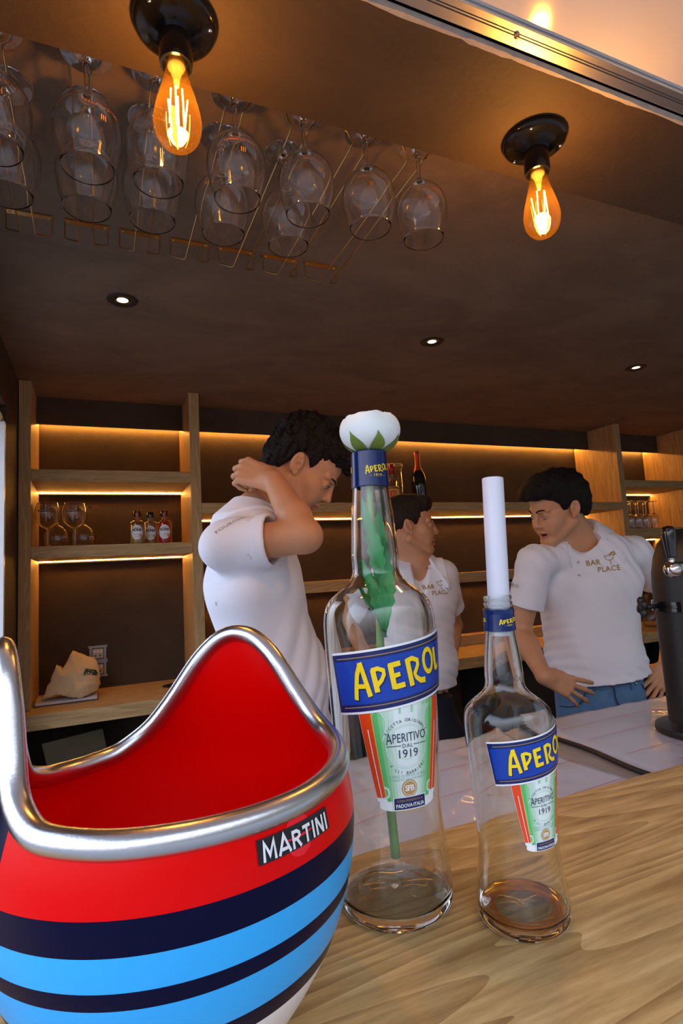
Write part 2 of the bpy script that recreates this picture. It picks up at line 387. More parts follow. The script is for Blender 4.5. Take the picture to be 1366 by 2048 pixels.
# ------------------------------------------------------------------ shelving
def shelf_unit():
    up_x = [(-0.297, -0.252), (0.390, 0.436), (3.105, 3.152), (3.79, 3.837)]
    lab = ['pale oak upright board against the left wall beside the side opening', 'pale oak upright board right of the three small bottles',
           'pale oak upright board behind the right man, left of the stemmed glasses', 'pale oak upright board at the far right behind the stemmed glasses']
    for (x0, x1), l in zip(up_x, lab):
        o = B().box((x0, 2.60, 0.9255), (x1, YB-0.001, ZC-0.001), bev=0.0015).make('shelf_upright', M_OZ)
        tag(o, l, 'board', 'uprights of the back bar')
    bays = [(-0.252, 0.390), (0.436, 3.105), (3.152, 3.79), (3.837, 4.69)]
    hs = [[(1.844, 1.894), (1.524, 1.574)], [(1.703, 1.751), (1.308, 1.360)], [(1.847, 1.896), (1.516, 1.577)], [(1.703, 1.751), (1.308, 1.360)]]
    labs = [['pale oak shelf in the left bay, empty, topmost there', 'pale oak shelf in the left bay carrying balloon glasses and small bottles'],
            ['long pale oak shelf behind the three men carrying the dark champagne bottle', 'long pale oak shelf behind the men, empty, below the champagne bottle'],
            ['pale oak shelf above the stemmed glasses at right', 'pale oak shelf carrying the stemmed glasses at right'],
            ['pale oak shelf past the far right upright, upper', 'pale oak shelf past the far right upright, lower']]
    for (x0, x1), hh, ll in zip(bays, hs, labs):
        for (z0, z1), l in zip(hh, ll):
            r = empty('wall_shelf', ((x0+x1)/2, 2.775, z0)); tag(r, l, 'shelf', 'shelves of the back bar')
            B().box((x0+0.0005, 2.60, z0), (x1-0.0005, YB-0.001, z1), bev=0.001).make('board', M_OX, r)
            B().box((x0+0.002, 2.922, z0-0.010), (x1-0.002, 2.934, z0-0.0005)).make('added_shade_batten', M_BLKM, r)  # added behind the strip, its drop sized to shade the wall just below
            B().box((x0+0.002, 2.917, z0-0.0038), (x1-0.002, 2.9215, z0-0.0005)).make('led_strip', M_LED, r)
        # bulkhead with its hidden light strip
        bk = B().box((x0+0.0005, 2.82, 2.1465), (x1-0.0005, 2.84, ZC-0.0005)).make('trim_4', M_PL); struct(bk)
        l = B().box((x0+0.004, 2.930, 2.172), (x1-0.004, 2.936, 2.177)).make('led_strip_light', M_LED)
        tag(l, 'warm strip light behind the dark bulkhead over the bay from %s' % ('the side opening', 'the second upright', 'the third upright', 'the far right upright')[bays.index((x0, x1))], 'strip light', 'strip lights behind the bulkhead')
shelf_unit()
wt = B().box((XL+0.001, 2.50, 0.868), (XR-0.001, YB-0.001, 0.925), bev=0.002).make('back_worktop', M_OX)
tag(wt, 'thick pale oak worktop along the back wall under the shelves', 'worktop')
lg = B().box((0.437, 2.87, 0.9255), (3.104, YB-0.001, 0.985), bev=0.002).make('back_ledge', M_OX)
tag(lg, 'low oak upstand at the back of the worktop behind the men', 'ledge')
# under the worktop
M_DARK = pbr('dark_carcass', (0.018, 0.016, 0.014), 0.6)
for i, x in enumerate((0.45, 1.2, 2.0, 2.8, 3.6)):
    o = B().box((x, 2.53, 0.001), (x+0.02, YB-0.01, 0.867)).make('support_panel', M_DARK); tag(o, 'dark support panel standing under the back worktop', 'panel', 'support panels under the worktop')
p0 = at(83, 1480, 2.62); p1 = at(118, 1535, 2.72)
M_BRD = pbr('raw_board', (0.16, 0.13, 0.08), 0.7, var=0.2)
v = [(-0.21, 2.58, 0.80), (-0.19, 2.58, 0.80), (-0.05, 2.78, 0.0), (-0.07, 2.78, 0.0)]
v = v+[(x+0.20, y+0.10, z) for x, y, z in v]
o = ob_mesh('leaning_board', v, [(0, 1, 2, 3), (7, 6, 5, 4), (0, 4, 5, 1), (1, 5, 6, 2), (2, 6, 7, 3), (3, 7, 4, 0)], M_BRD)
tag(o, 'raw board leaning in the dark space under the back worktop', 'board')

# ------------------------------------------------------------------ ceiling spots
for (px, py), l in zip(((245, 600), (864, 683), (1272, 735)), ('small black recessed ceiling spotlight nearest the glass rack', 'small black recessed ceiling spotlight over the middle man', 'small black recessed ceiling spotlight at the right edge')):
    p = atz(px, py, ZC)
    r = empty('ceiling_spotlight', (p[0], p[1], ZC)); tag(r, l, 'spotlight', 'recessed ceiling spots')
    B().lathe([(0.026, ZC-0.0005), (0.030, ZC-0.003), (0.042, ZC-0.004), (0.0455, ZC-0.001), (0.0455, ZC)], (p[0], p[1], 0), n=40).make('ring', M_BLKM, r, True)
    B().lathe([(0.0001, ZC-0.0012), (0.013, ZC-0.0014), (0.017, ZC-0.001)], (p[0], p[1], 0), n=24).make('lens', emis('spot_lens', (1.0, 0.83, 0.55), 3.0), r)
    B().lathe([(0.017, ZC-0.001), (0.026, ZC-0.0006)], (p[0], p[1], 0), n=32).make('reflector', M_BLK, r, True)
    L = bpy.data.lights.new('spot_lamp', 'SPOT'); L.energy = SPOT_W; L.color = (1, 0.8, 0.55); L.spot_size = math.radians(85); L.spot_blend = 0.6; L.shadow_soft_size = 0.02
    lo = bpy.data.objects.new('spot_lamp', L); COL.objects.link(lo); lo.parent = r; lo.location = (0, 0, -0.012)

# ------------------------------------------------------------------ filament lamps
M_CER = pbr('black_porcelain', (0.004, 0.004, 0.005), 0.14, spec=0.35)
M_BULB = thin_glass('amber_bulb_glass', (1.0, 0.78, 0.42), 0.9)
def amber_coat():
    t = M_BULB.node_tree; mx = [n for n in t.nodes if n.type == 'MIX_SHADER'][0]; o = [n for n in t.nodes if n.type == 'OUTPUT_MATERIAL'][0]
    tl = t.nodes.new('ShaderNodeBsdfTranslucent'); tl.inputs[0].default_value = (1.0, 0.42, 0.05, 1); m2 = t.nodes.new('ShaderNodeMixShader'); m2.inputs[0].default_value = 0.012
    t.links.new(mx.outputs[0], m2.inputs[1]); t.links.new(tl.outputs[0], m2.inputs[2]); t.links.new(m2.outputs[0], o.inputs[0])
amber_coat()
M_FIL = emis('filament', (1.0, 0.58, 0.13), 55.0)
def bulb_lamp(x, y, l):
    r = empty('bulb_lamp', (x, y, ZS)); tag(r, l, 'lamp', 'filament lamps under the soffit')
    base = B().lathe([(0.0001, 0), (0.055, 0), (0.0565, -0.004), (0.055, -0.010), (0.049, -0.014), (0.040, -0.016), (0.036, -0.020), (0.028, -0.024), (0.0225, -0.028), (0.0225, -0.062), (0.0215, -0.068), (0.0185, -0.069), (0.0165, -0.060), (0.0001, -0.058)], (x, y, ZS-0.0003), n=64)
    autosmooth(base.make('socket_base', M_CER, r), 50)
    for k, an in enumerate((100, 220, 340)):
        s = B().sphere((x+0.0475*math.cos(math.radians(an)), y+0.0475*math.sin(math.radians(an)), ZS-0.0148), 0.0032, 6, sc_=(1, 1, 0.6)); s.make('screw', M_CHR, r, True)
    z0 = ZS-0.060
    prof = [(0.0130, 0), (0.0135, -0.008), (0.0150, -0.018), (0.0185, -0.034), (0.0235, -0.052), (0.0282, -0.070), (0.0312, -0.086), (0.0318, -0.096), (0.0300, -0.108), (0.0250, -0.119), (0.0170, -0.127), (0.0080, -0.1305), (0.0002, -0.1315)]
    bl = B().lathe([(p, z) for p, z in sm([(q[0], q[1]) for q in prof], 3)], (x, y, z0), n=48).make('bulb', M_BULB, r, True)
    B().lathe([(0.0001, 0.002), (0.0118, 0.002), (0.0118, -0.012), (0.008, -0.016), (0.0045, -0.030), (0.003, -0.040), (0.0001, -0.041)], (x, y, z0), n=24).make('stem', pbr('bulb_stem', (0.8, 0.6, 0.3), 0.15, trans=0.0, metal=0.6), r, True)
    fl = B()
    for k in range(6):
        an = math.radians(60*k+15); rr0, rr1 = 0.0085, 0.0150
        if k % 2: a_, b_ = (rr0, -0.046), (rr1*0.75, -0.098)
        else: a_, b_ = (rr1, -0.052), (rr0*1.1, -0.104)
        fl.tube([(x+a_[0]*math.cos(an), y+a_[0]*math.sin(an), z0+a_[1]), (x+b_[0]*math.cos(an), y+b_[0]*math.sin(an), z0+b_[1])], 0.0010, 6)
    fl.make('filament', M_FIL, bl)
    L = bpy.data.lights.new('bulb_light', 'POINT'); L.energy = BULB_W; L.color = (1.0, 0.50, 0.13); L.shadow_soft_size = 0.014
    lo = bpy.data.objects.new('bulb_light', L); COL.objects.link(lo); lo.parent = r; lo.location = (0, 0, z0-0.078-ZS)
bulb_lamp(0.104, 0.721, 'glowing amber bulb in black round socket, in front of the hanging glasses')
bulb_lamp(0.741, 0.723, 'glowing amber bulb in black round socket, right of the hanging glasses')

# ------------------------------------------------------------------ glass rack: seven wire hangers
GX = [-0.140+0.121*i for i in range(7)]
ordn = ['leftmost', 'second', 'third', 'middle', 'fifth', 'sixth', 'rightmost']
for i, x in enumerate(GX):
    b = B()
    pl = b
    pl.box((x-0.048, 1.392, ZC-0.0035), (x+0.048, 1.407, ZC-0.0005))
    pl.box((x-0.048, 0.876, ZC-0.0035), (x+0.048, 0.888, ZC-0.0005))
    for s in (-1, 1):
        z1, z0 = 2.204, ZC-0.004
        for yy, dy in ((1.40, 1), (0.882, -1)):
            pass
        b.tube([(x+s*0.047, 1.40, z0), (x+s*0.047, 1.4005, z0-0.040), (x+s*0.044, 1.400, z0-0.043), (x+s*0.018, 1.374, z1+0.001), (x+s*0.0155, 1.366, z1), (x+s*0.0155, 0.90, z1), (x+s*0.0155, 0.880, z1+0.004), (x+s*0.030, 0.879, z0-0.02), (x+s*0.047, 0.878, z0)], 0.0017, 8)
        b.sphere((x+s*0.040, 1.3995, ZC-0.004), 0.003, 5)
    o = b.make('glass_hanger', M_BRASS, None, True); autosmooth(o, 35)
    tag(o, 'brass wire glass hanger on the ceiling, %s of the seven' % ordn[i], 'hanger', 'brass wire hangers on the ceiling')
M_ORP = pbr('orange_print', (0.40, 0.16, 0.03), 0.6)
def rfun_from(prof):
    zz = np.array([p[1] for p in prof]); rr = np.array([p[0] for p in prof]); k = np.argsort(zz); zz = zz[k]; rr = rr[k]
    return lambda z: np.interp(z, zz, rr)
def decal(b, v2, f, c, rf, th0, z0, off=0.0004, m=0, sx=1.0, sy=1.0, rot=0.0):
    v2 = np.asarray(v2, float); x = v2[:, 0]*sx; y = v2[:, 1]*sy
    if rot: x, y = x*math.cos(rot)-y*math.sin(rot), x*math.sin(rot)+y*math.cos(rot)
    z = z0+y; r0 = rf(z0); r = rf(z)+off; th = th0+x/r0
    b.add(np.stack([c[0]+r*np.cos(th), c[1]+r*np.sin(th), c[2]+z], 1), f, m)
BEER = [(0.0002, 0.0), (0.034, -0.0005), (0.0365, -0.0015), (0.036, -0.003), (0.022, -0.006), (0.008, -0.012), (0.0045, -0.020), (0.0038, -0.045), (0.0042, -0.062), (0.0085, -0.072), (0.020, -0.080), (0.034, -0.092), (0.0435, -0.107), (0.0480, -0.124), (0.0478, -0.140), (0.0445, -0.160), (0.0400, -0.178), (0.0372, -0.190)]
def make_beer_glass():
    r = empty('beer_glass', (0, 0, 0))
    P1 = sm(BEER, 3); inner = [(q[0]-0.0009, q[1]-0.0008) for q in P1 if q[1] < -0.074]
    pr_ = [tuple(q) for q in P1]+[(0.0368, -0.1904)]+[(max(q[0], 0.0003), q[1]) for q in inner[::-1]]+[(0.0003, -0.0755)]
    autosmooth(B().lathe(pr_, n=56).make('glass_body', M_STEM, r, origin=(0, 0, 0)), 50)
    b = B(); v, f = text_mesh('FOURCHETTE', 0.0080, space=1.05)
    outer = rfun_from(BEER[9:])
    decal(b, v, f, (0, 0, 0), outer, math.radians(-88), -0.118, m=0, sx=-1, sy=-1)
    v, f = text_mesh('III', 0.012); decal(b, v, f, (0, 0, 0), outer, math.radians(-88), -0.136, sx=-1, sy=-1)
    b.make('print', M_ORP, r, origin=(0, 0, 0))
    return r
def copy_tree(o, parent=None):
    c = o.copy(); COL.objects.link(c); c.parent = parent
    for ch in o.children: copy_tree(ch, c)
    return c
bg0 = make_beer_glass(); first = True; rg = random.Random(5)
for row, (y, idx) in enumerate(((0.853, range(7)), (0.954, range(5)))):
    for i in idx:
        g = bg0 if first else copy_tree(bg0); first = False
        dx = {1: 0.012, 2: -0.013, 3: -0.009, 4: -0.006, 5: -0.006, 6: -0.017, 0: 0.012}[i] + (0 if row == 0 else (0.004, -0.003, -0.001, -0.004, -0.004)[i])
        g.location = (GX[i]+dx*0.8, y+rg.uniform(-.0008, .0008), 2.2085); g.rotation_euler = (0, 0, rg.uniform(-0.5, 0.5))
        tag(g, 'stemmed beer glass hanging upside down in the %s hanger, %s' % (ordn[i], ('nearer the bulbs' if i < 5 else 'alone there') if row == 0 else 'the farther one, behind another'), 'glass', 'beer glasses hanging in the rack')
# ------------------------------------------------------------------ ice bucket
BC = (0.055, 0.48, ZK)
BPROF = [(0.066, 0.0), (0.074, 0.004), (0.088, 0.020), (0.1065, 0.046), (0.1200, 0.070), (0.1290, 0.094), (0.1348, 0.118), (0.1375, 0.140), (0.1378, 0.155), (0.1360, 0.170), (0.1325, 0.184), (0.1275, 0.200), (0.123, 0.225), (0.121, 0.25), (0.121, 0.285)]
BR = rfun_from(BPROF)
RIM_D = [(0, 1.236), (15, 1.238), (28, 1.256), (38, 1.283), (50, 1.320), (60, 1.340), (69, 1.346), (79, 1.342), (91, 1.322), (101, 1.296), (111, 1.274), (121, 1.262), (135, 1.257), (180, 1.254)]
def rimz(thd):
    s = ((thd-122.5+180) % 360)-180
    if s > 0: return np.interp(s, [0, 15, 28, 39, 48, 59, 68, 77, 81.5, 85.5, 93, 103, 125, 180], [1.236, 1.239, 1.250, 1.280, 1.325, 1.358, 1.362, 1.352, 1.322, 1.291, 1.269, 1.2575, 1.255, 1.254])-ZK
    p = abs(s)
    return np.interp(p, [q[0] for q in RIM_D], [q[1] for q in RIM_D])-ZK
raw = np.array([rimz(t) for t in range(360)])
ker = np.exp(-0.5*(np.arange(-12, 13)/3.2)**2); ker /= ker.sum()
rs = np.convolve(np.concatenate([raw[-12:], raw, raw[:12]]), ker, 'valid')
rimf = lambda thd: np.interp(thd % 360, np.arange(361), np.append(rs, rs[0]))
def build_bucket():
    r = empty('ice_bucket', BC); tag(r, 'large round red ice bucket with navy and light blue stripes and a curved silver rim', 'ice bucket')
    M_RED = pbr('bucket_red', (0.72, 0.0003, 0.0006), 0.28, spec=0.14); M_NAVY = pbr('bucket_navy', (0.001, 0.001, 0.022), 0.28, spec=0.14)
    M_BLUE = pbr('bucket_light_blue', (0.035, 0.40, 0.86), 0.3, spec=0.25); M_BW = pbr('bucket_white', (0.85, 0.80, 0.78), 0.3, spec=0.3)
    cuts = [0.0, 0.004, 0.012, 0.024, 0.040, 0.055, 0.066, 0.0785, 0.090, 0.1035, 0.114, 0.124, 0.1335, 0.143, 0.153]
    cols = [3, 3, 3, 3, 3, 3, 1, 2, 2, 1, 2, 2, 1, 1]   # band between successive cuts
    NT = 180; b = B(); v = []; rows = []
    fr = [0.0, 0.15, 0.35, 0.55, 0.75, 0.9, 1.0]
    for z in cuts: rows.append([(BR(z), z)]*NT)
    for q in fr[1:]:
        rows.append([(BR(0.153+(rimf(2*t)-0.153)*q), 0.153+(rimf(2*t)-0.153)*q) for t in range(NT)])
    for row in rows:
        for t, (rr, z) in enumerate(row):
            a = math.radians(2*t); v.append((BC[0]+rr*math.cos(a), BC[1]+rr*math.sin(a), BC[2]+z+0.0005))
    f = []; mi = []
    for i in range(len(rows)-1):
        for t in range(NT):
            f.append((i*NT+t, i*NT+(t+1) % NT, (i+1)*NT+(t+1) % NT, (i+1)*NT+t))
            th = 2*t+1; m = cols[i] if i < len(cols) else 0
            if i >= len(cols)+1 and 205 < th < 216: m = 1
            mi.append(m)
    f.append(tuple(range(NT))[::-1]); mi.append(3)
    n0 = len(v)
    # inner wall
    rows2 = []
    for q in fr[::-1]:
        rows2.append([(BR(0.153+(rimf(2*t)-0.153)*q)-0.005, 0.153+(rimf(2*t)-0.153)*q) for t in range(NT)])
    for z in (0.13, 0.10, 0.07, 0.04, 0.02, 0.008): rows2.append([(BR(z)-0.005, z)]*NT)
    for row in rows2:
        for t, (rr, z) in enumerate(row):
            a = math.radians(2*t); v.append((BC[0]+rr*math.cos(a), BC[1]+rr*math.sin(a), BC[2]+z+0.0005))
    for i in range(len(rows2)-1):
        for t in range(NT):
            f.append((n0+i*NT+t, n0+i*NT+(t+1) % NT, n0+(i+1)*NT+(t+1) % NT, n0+(i+1)*NT+t)); mi.append(0)
    k = n0+(len(rows2)-1)*NT; f.append(tuple(k+t for t in range(NT))); mi.append(0)
    ob_mesh('bowl', v, f, [M_RED, M_NAVY, M_BLUE, M_BW], r, True, mi)
    pts = []
    for t in range(0, 360, 2):
        z = rimf(t); rr = BR(z)-0.0025; a = math.radians(t); pts.append((BC[0]+rr*math.cos(a), BC[1]+rr*math.sin(a), BC[2]+z))
    B().tube(pts, 0.0085, 20, closed=True).make('rim', M_ALU, r, True)
    # badge
    b = B(); c = (BC[0], BC[1], BC[2]+0.0005); th0 = math.radians(-64.6); z0 = 0.1705
    hw, hh = 0.0305, 0.0068
    n = 20; g = [(-hw+2*hw*i/n, s*hh) for s in (-1, 1) for i in range(n+1)]
    an = [2*math.pi*i/40 for i in range(40)]
    for k in range(8):
        ra, rb = 0.0118*k/8, 0.0118*(k+1)/8
        ring = [(rr_*math.cos(t)+0.001, rr_*math.sin(t)) for rr_ in (ra, rb) for t in an]
        decal(b, ring, [(i, (i+1) % 40, 40+(i+1) % 40, 40+i) for i in range(40)], c, BR, th0, z0, 0.0005, 2)
    decal(b, g, [(i, i+1, n+2+i, n+1+i) for i in range(n)], c, BR, th0, z0, 0.0009, 0)
    G = {'M': (1.0, [[(.08, 0), (.14, 1), (.50, .30), (.86, 1), (.92, 0)]]), 'A': (.9, [[(.0, 0), (.45, 1.0), (.90, 0)], [(.2, .28), (.7, .28)]]), 'R': (.78, [[(.09, 0), (.09, 1)], [(.0, .90), (.45, .90), (.64, .78), (.64, .62), (.45, .50), (.05, .50)], [(.36, .50), (.72, 0)]]), 'T': (.74, [[(0, .90), (.74, .90)], [(.37, .9), (.37, 0)]]), 'I': (.2, [[(.1, 0), (.1, 1)]]), 'N': (.82, [[(.09, 0), (.09, 1)], [(.10, .98), (.72, .02)], [(.73, 0), (.73, 1)]])}
    v2, f2, x_, n_ = [], [], 0, 0
    for ch in 'MARTINI':
        wd_, st_ = G[ch]
        for p_ in st_:
            vv_, ff_ = ribbon(p_, 0.19); v2.append(vv_+[x_, 0]); f2 += [[i+n_ for i in q] for q in ff_]; n_ += len(vv_)
        x_ += wd_+.20
    v2 = np.concatenate(v2); v2 -= (v2.max(0)+v2.min(0))/2; v2 *= [(hw*1.80)/(v2[:, 0].max()-v2[:, 0].min()), 0.0096]
    decal(b, v2, f2, c, BR, th0, z0, 0.0013, 1, sy=1.06)
    b.make('badge', [pbr('badge_black', (0.006, 0.006, 0.008), 0.3), pbr('badge_white', (0.8, 0.8, 0.82), 0.4), pbr('badge_red', (0.85, 0.003, 0.012), 0.3)], r)
build_bucket()

# ------------------------------------------------------------------ the two labelled bottles
M_GL = pbr('bottle_glass', (0.965, 0.985, 0.955), 0.0, trans=1.0, ior=1.45)
LM = [pbr('label_white', (0.83, 0.85, 0.86), 0.4), pbr('label_blue', (0.004, 0.055, 0.42), 0.3), pbr('label_navy', (0.004, 0.014, 0.10), 0.35),
      pbr('label_yellow', (0.93, 0.66, 0.0), 0.35), pbr('label_bronze', (0.30, 0.20, 0.12), 0.4), pbr('label_orange', (0.78, 0.06, 0.006), 0.35),
      pbr('label_ink', (0.02, 0.035, 0.07), 0.5), pbr('label_gold', (0.50, 0.29, 0.08), 0.4), pbr('label_soft', (0.30, 0.50, 0.42), 0.5)]
GREENS = [pbr('label_green_%d' % i, tuple(np.array((0.09, 0.50, 0.12))*(1-i/5)+np.array((0.74, 0.84, 0.80))*(i/5)), 0.4) for i in range(6)]
LMATS = LM+GREENS
AP = {  # letters drawn as strokes: (points, width) in a 1-high box
 'A': [([(0.0, -.04), (0.09, .30), (0.24, .72), (0.43, 1.0)], .15), ([(0.33, 1.0), (0.47, 1.0), (0.66, 0.02)], [.10, .15, .17]), ([(0.14, .36), (0.50, .34)], .12)],
 'P': [([(0.06, .96), (0.10, .02)], .18), ([(0.0, .93), (0.28, .97), (0.50, .86), (0.50, .70), (0.36, .48), (0.14, .30)], .12)],
 'E': [([(0.08, 1.0), (0.10, 0.0)], .18), ([(0.0, .94), (0.52, .97)], .14), ([(0.08, .50), (0.44, .54)], .12), ([(0.08, .07), (0.58, .09)], .14)],
 'R': [([(0.06, 1.0), (0.12, 0.0)], .18), ([(0.0, .93), (0.30, .98), (0.54, .86), (0.54, .70), (0.40, .50), (0.30, .40)], .13), ([(0.30, .44), (0.38, .26), (0.58, .10), (0.86, .06)], [.10, .13, .15, .16])],
 'O': [([(0.36+0.30*math.cos(t), 0.56+0.44*math.sin(t)) for t in np.linspace(0, 2*math.pi, 25)[:-1]], .135)],
 'L': [([(0.06, 1.0), (0.10, 0.04)], .17), ([(0.06, .05), (0.30, .10), (0.34, .22)], .12)]}
def aperol(scale=1.0, xs=(0, .82, 1.50, 2.22, 2.98, 3.74), hs=(1.0, .74, .76, .84, .80, .74), bs=(0, .10, .12, .08, .22, .24)):
    vs, fs, n = [], [], 0
    for ch, x0, h, bz in zip('APEROL', xs, hs, bs):
        for pts, wd in AP[ch]:
            p = np.array(pts)*[0.92, h]+[x0, bz]
            v, f = ribbon(p, np.array(wd)*1.12 if not np.isscalar(wd) else wd*1.12, closed=(ch == 'O'))
            vs.append(v); fs += [[i+n for i in q] for q in f]; n += len(v)
    v = np.concatenate(vs); v[:, 0] -= (v[:, 0].max()+v[:, 0].min())/2; v[:, 1] -= 0.5
    return v*scale, fs
def arc_text(b, s, R, c2, size, top, c, rf, th0, z0, off, m, spread=None):
    n = len(s); wd = size*0.72
    for i, ch in enumerate(s):
        if ch == ' ': continue
        a = (i-(n-1)/2)*wd/R
        v, f = text_mesh(ch, size); 
        if len(v) == 0: continue
        if top: x = c2[0]+R*math.sin(a)+v[:, 0]*math.cos(a)+v[:, 1]*math.sin(a); y = c2[1]+R*math.cos(a)-v[:, 0]*math.sin(a)+v[:, 1]*math.cos(a)
        else: x = c2[0]+R*math.sin(a)+v[:, 0]*math.cos(a)-v[:, 1]*math.sin(a); y = c2[1]-R*math.cos(a)+v[:, 0]*math.sin(a)+v[:, 1]*math.cos(a)
        decal(b, np.stack([x, y], 1), f, c, rf, th0, z0, off, m)
def rect(x0, x1, y0, y1, n=24, rows=1):
    v = [(x0+(x1-x0)*i/n, y0+(y1-y0)*j/rows) for j in range(rows+1) for i in range(n+1)]
    return v, [(j*(n+1)+i, j*(n+1)+i+1, (j+1)*(n+1)+i+1, (j+1)*(n+1)+i) for j in range(rows) for i in range(n)]
def label(parent, c, rf, k, th0, oz=0.0):
    """front label; k scales the big bottle's label, positions in metres along the wall of the glass"""
    b = B(); D = lambda vf, z0, off, m, rot=0.0, dx=0.0: decal(b, vf[0], vf[1], c, rf, th0+dx/rf(z0), z0, off, m, rot=rot)
    S = lambda vf, kk=k: (np.asarray(vf[0])*kk, vf[1])
    # green shield, rows with tapering sides
    zt, zb = 0.206*k+oz, 0.114*k+oz; rows = 14
    def sides(t): return (0.0475-0.0155*t**1.2)*k
    def strip(f0, f1, m, off, t0=0.0, t1=1.0):
        v = []; n = 5
        for j in range(rows+1):
            t = t0+(t1-t0)*j/rows; w_ = sides(t)
            for i in range(n+1):
                q = f0+(f1-f0)*i/n; v.append((q*w_, (zt+(zb-zt)*t)-zt))
        decal(b, v, [(j*(n+1)+i, j*(n+1)+i+1, (j+1)*(n+1)+i+1, (j+1)*(n+1)+i) for j in range(rows) for i in range(n)], c, rf, th0, zt, off, m)
    strip(-1.0, 1.0, 0, 0.0003, 0, 0.97)
    # rounded foot of the shield
    v = []; n = 20
    for i in range(n+1):
        q = -0.9+1.8*i/n; w_ = sides(1.0)
        v += [(q*w_, 0.006*k), (q*w_, -(0.0065*k)*math.sqrt(max(0, 1-(q/0.95)**4)))]
    decal(b, v, [(2*i, 2*i+1, 2*i+3, 2*i+2) for i in range(n)], c, rf, th0, zb, 0.0003, 0)
    for s in (-1, 1):
        strip(s*0.99, s*0.74, 5, 0.0006, 0, 0.93); strip(s*0.86, s*0.84, 0, 0.0008, 0.25, 0.95)
        strip(s*0.735, s*0.72, 3, 0.0006, 0, 0.95)
    edges = [0.70, 0.60, 0.52, 0.44, 0.36, 0.27]
    for s in (-1, 1):
        for i in range(5): strip(s*edges[i], s*edges[i+1], 9+i, 0.0006, 0, 0.97)
    strip(-0.27, 0.27, 14, 0.0006, 0, 0.97)
    strip(-0.70, 0.70, 11, 0.0007, 0, 0.10)
    # scroll ornaments
    for s in (-1, 1):
        for q in range(4):
            pts = [(s*(0.0285-0.0028*q)*k, -0.004*k), (s*(0.021-0.0022*q)*k, -0.012*k), (s*(0.0205-0.001*q)*k, -0.022*k-0.002*k*q), (s*(0.0245-0.001*q)*k, -0.034*k+0.003*k*q)]
            vf = ribbon(sm(pts, 5), 0.0011*k); decal(b, vf[0], vf[1], c, rf, th0, zt, 0.0009, 13)
        pts = [(s*0.024*k, 0), (s*0.020*k, 0.002*k), (s*0.0205*k, 0.008*k), (s*0.024*k, 0.010*k)]
        vf = ribbon(sm(pts, 5), 0.0018*k); decal(b, vf[0], vf[1], c, rf, th0, zb+0.006*k, 0.0009, 13)
    # medallion rings
    zc_ = 0.166*k+oz
    for R_, w_ in ((0.0205, 0.0009), (0.0190, 0.0005), (0.0120, 0.0006)):
        vf = ribbon([(R_*k*math.cos(t), R_*k*math.sin(t)) for t in np.linspace(0, 2*math.pi, 49)[:-1]], w_*k, True); decal(b, vf[0], vf[1], c, rf, th0, zc_, 0.0009, 13)
    arc_text(b, 'RICETTA ORIGINALE', 0.0232*k, (0, 0), 0.0042*k, True, c, rf, th0, zc_+0.001*k, 0.0011, 6)
    arc_text(b, 'F.LLI BARBIERI', 0.0235*k, (0, 0), 0.0040*k, False, c, rf, th0, zc_-0.001*k, 0.0011, 6)
    v, f = text_mesh('APERITIVO', 0.0102*k, space=1.02); v[:, 0] *= 0.041*k/(v[:, 0].max()-v[:, 0].min()); m_ = v[:, 0] < v[:, 0].min()+0.005*k; v[m_, 1] *= 1.35
    decal(b, v, f, c, rf, th0, zc_+0.0080*k, 0.0011, 6, rot=0.03, sy=1.15)
    v, f = text_mesh('DAL', 0.0052*k, space=1.2); decal(b, v, f, c, rf, th0, zc_+0.0005*k, 0.0011, 6)
    for s in (-1, 1): D(rect(s*0.0065*k, s*0.0205*k, -0.0003*k, 0.0003*k, 6), zc_+0.001*k, 0.0011, 6)
    v, f = text_mesh('1919', 0.0110*k, space=1.0); decal(b, v, f, c, rf, th0, zc_-0.0070*k, 0.0011, 6)
    v, f = text_mesh('A BASE DI INFUSI DI ERBE', 0.0034*k); decal(b, v, f, c, rf, th0, 0.1390*k+oz, 0.0010, 8)
    v, f = text_mesh('E RADICI SELEZIONATE', 0.0034*k); decal(b, v, f, c, rf, th0, 0.1358*k+oz, 0.0010, 8)
    # seal
    zs_ = 0.1275*k+oz
    for ra, rb, m in ((0, 0.0078, 7), (0.0062, 0.0067, 0), (0.0088, 0.0094, 14)):
        ring = [(rr_*k*math.cos(t), rr_*k*math.sin(t)) for rr_ in (ra, rb) for t in np.linspace(0, 2*math.pi, 33)[:-1]]
        decal(b, ring, [(i, (i+1) % 32, 32+(i+1) % 32, 32+i) for i in range(32)], c, rf, th0, zs_, 0.0010+0.0002*(m == 0), m)
    v, f = text_mesh('SFB', 0.0072*k, space=0.8, off=0.0002*k); decal(b, v, f, c, rf, th0, zs_, 0.0013, 0)
    D(rect(-0.0165*k, 0.0165*k, -0.0062*k, 0.0058*k, 12), 0.1145*k+oz, 0.0012, 0); D(rect(-0.0155*k, 0.0155*k, -0.0054*k, 0.0050*k, 12), 0.1145*k+oz, 0.0014, 2)
    v, f = text_mesh('PADOVA·ITALIA', 0.0046*k, off=0.0001*k); v[:, 0] *= 0.028*k/(v[:, 0].max()-v[:, 0].min()); decal(b, v, f, c, rf, th0, 0.1122*k+oz, 0.0016, 0)
    v, f = text_mesh('CASA FONDATA A', 0.0030*k); decal(b, v, f, c, rf, th0, 0.1168*k+oz, 0.0016, 7)
    D(rect(-0.014*k, 0.014*k, -0.0004*k, 0.0004*k, 10), 0.1070*k+oz, 0.0008, 7)
    # blue banner, slightly tilted
    zb_ = 0.2335*k+oz; rot = math.radians(7.5); dx = 0.0045*k
    D(rect(-0.0775*k, 0.0775*k, -0.0295*k, 0.0295*k, 40), zb_, 0.0016, 0, rot, dx)
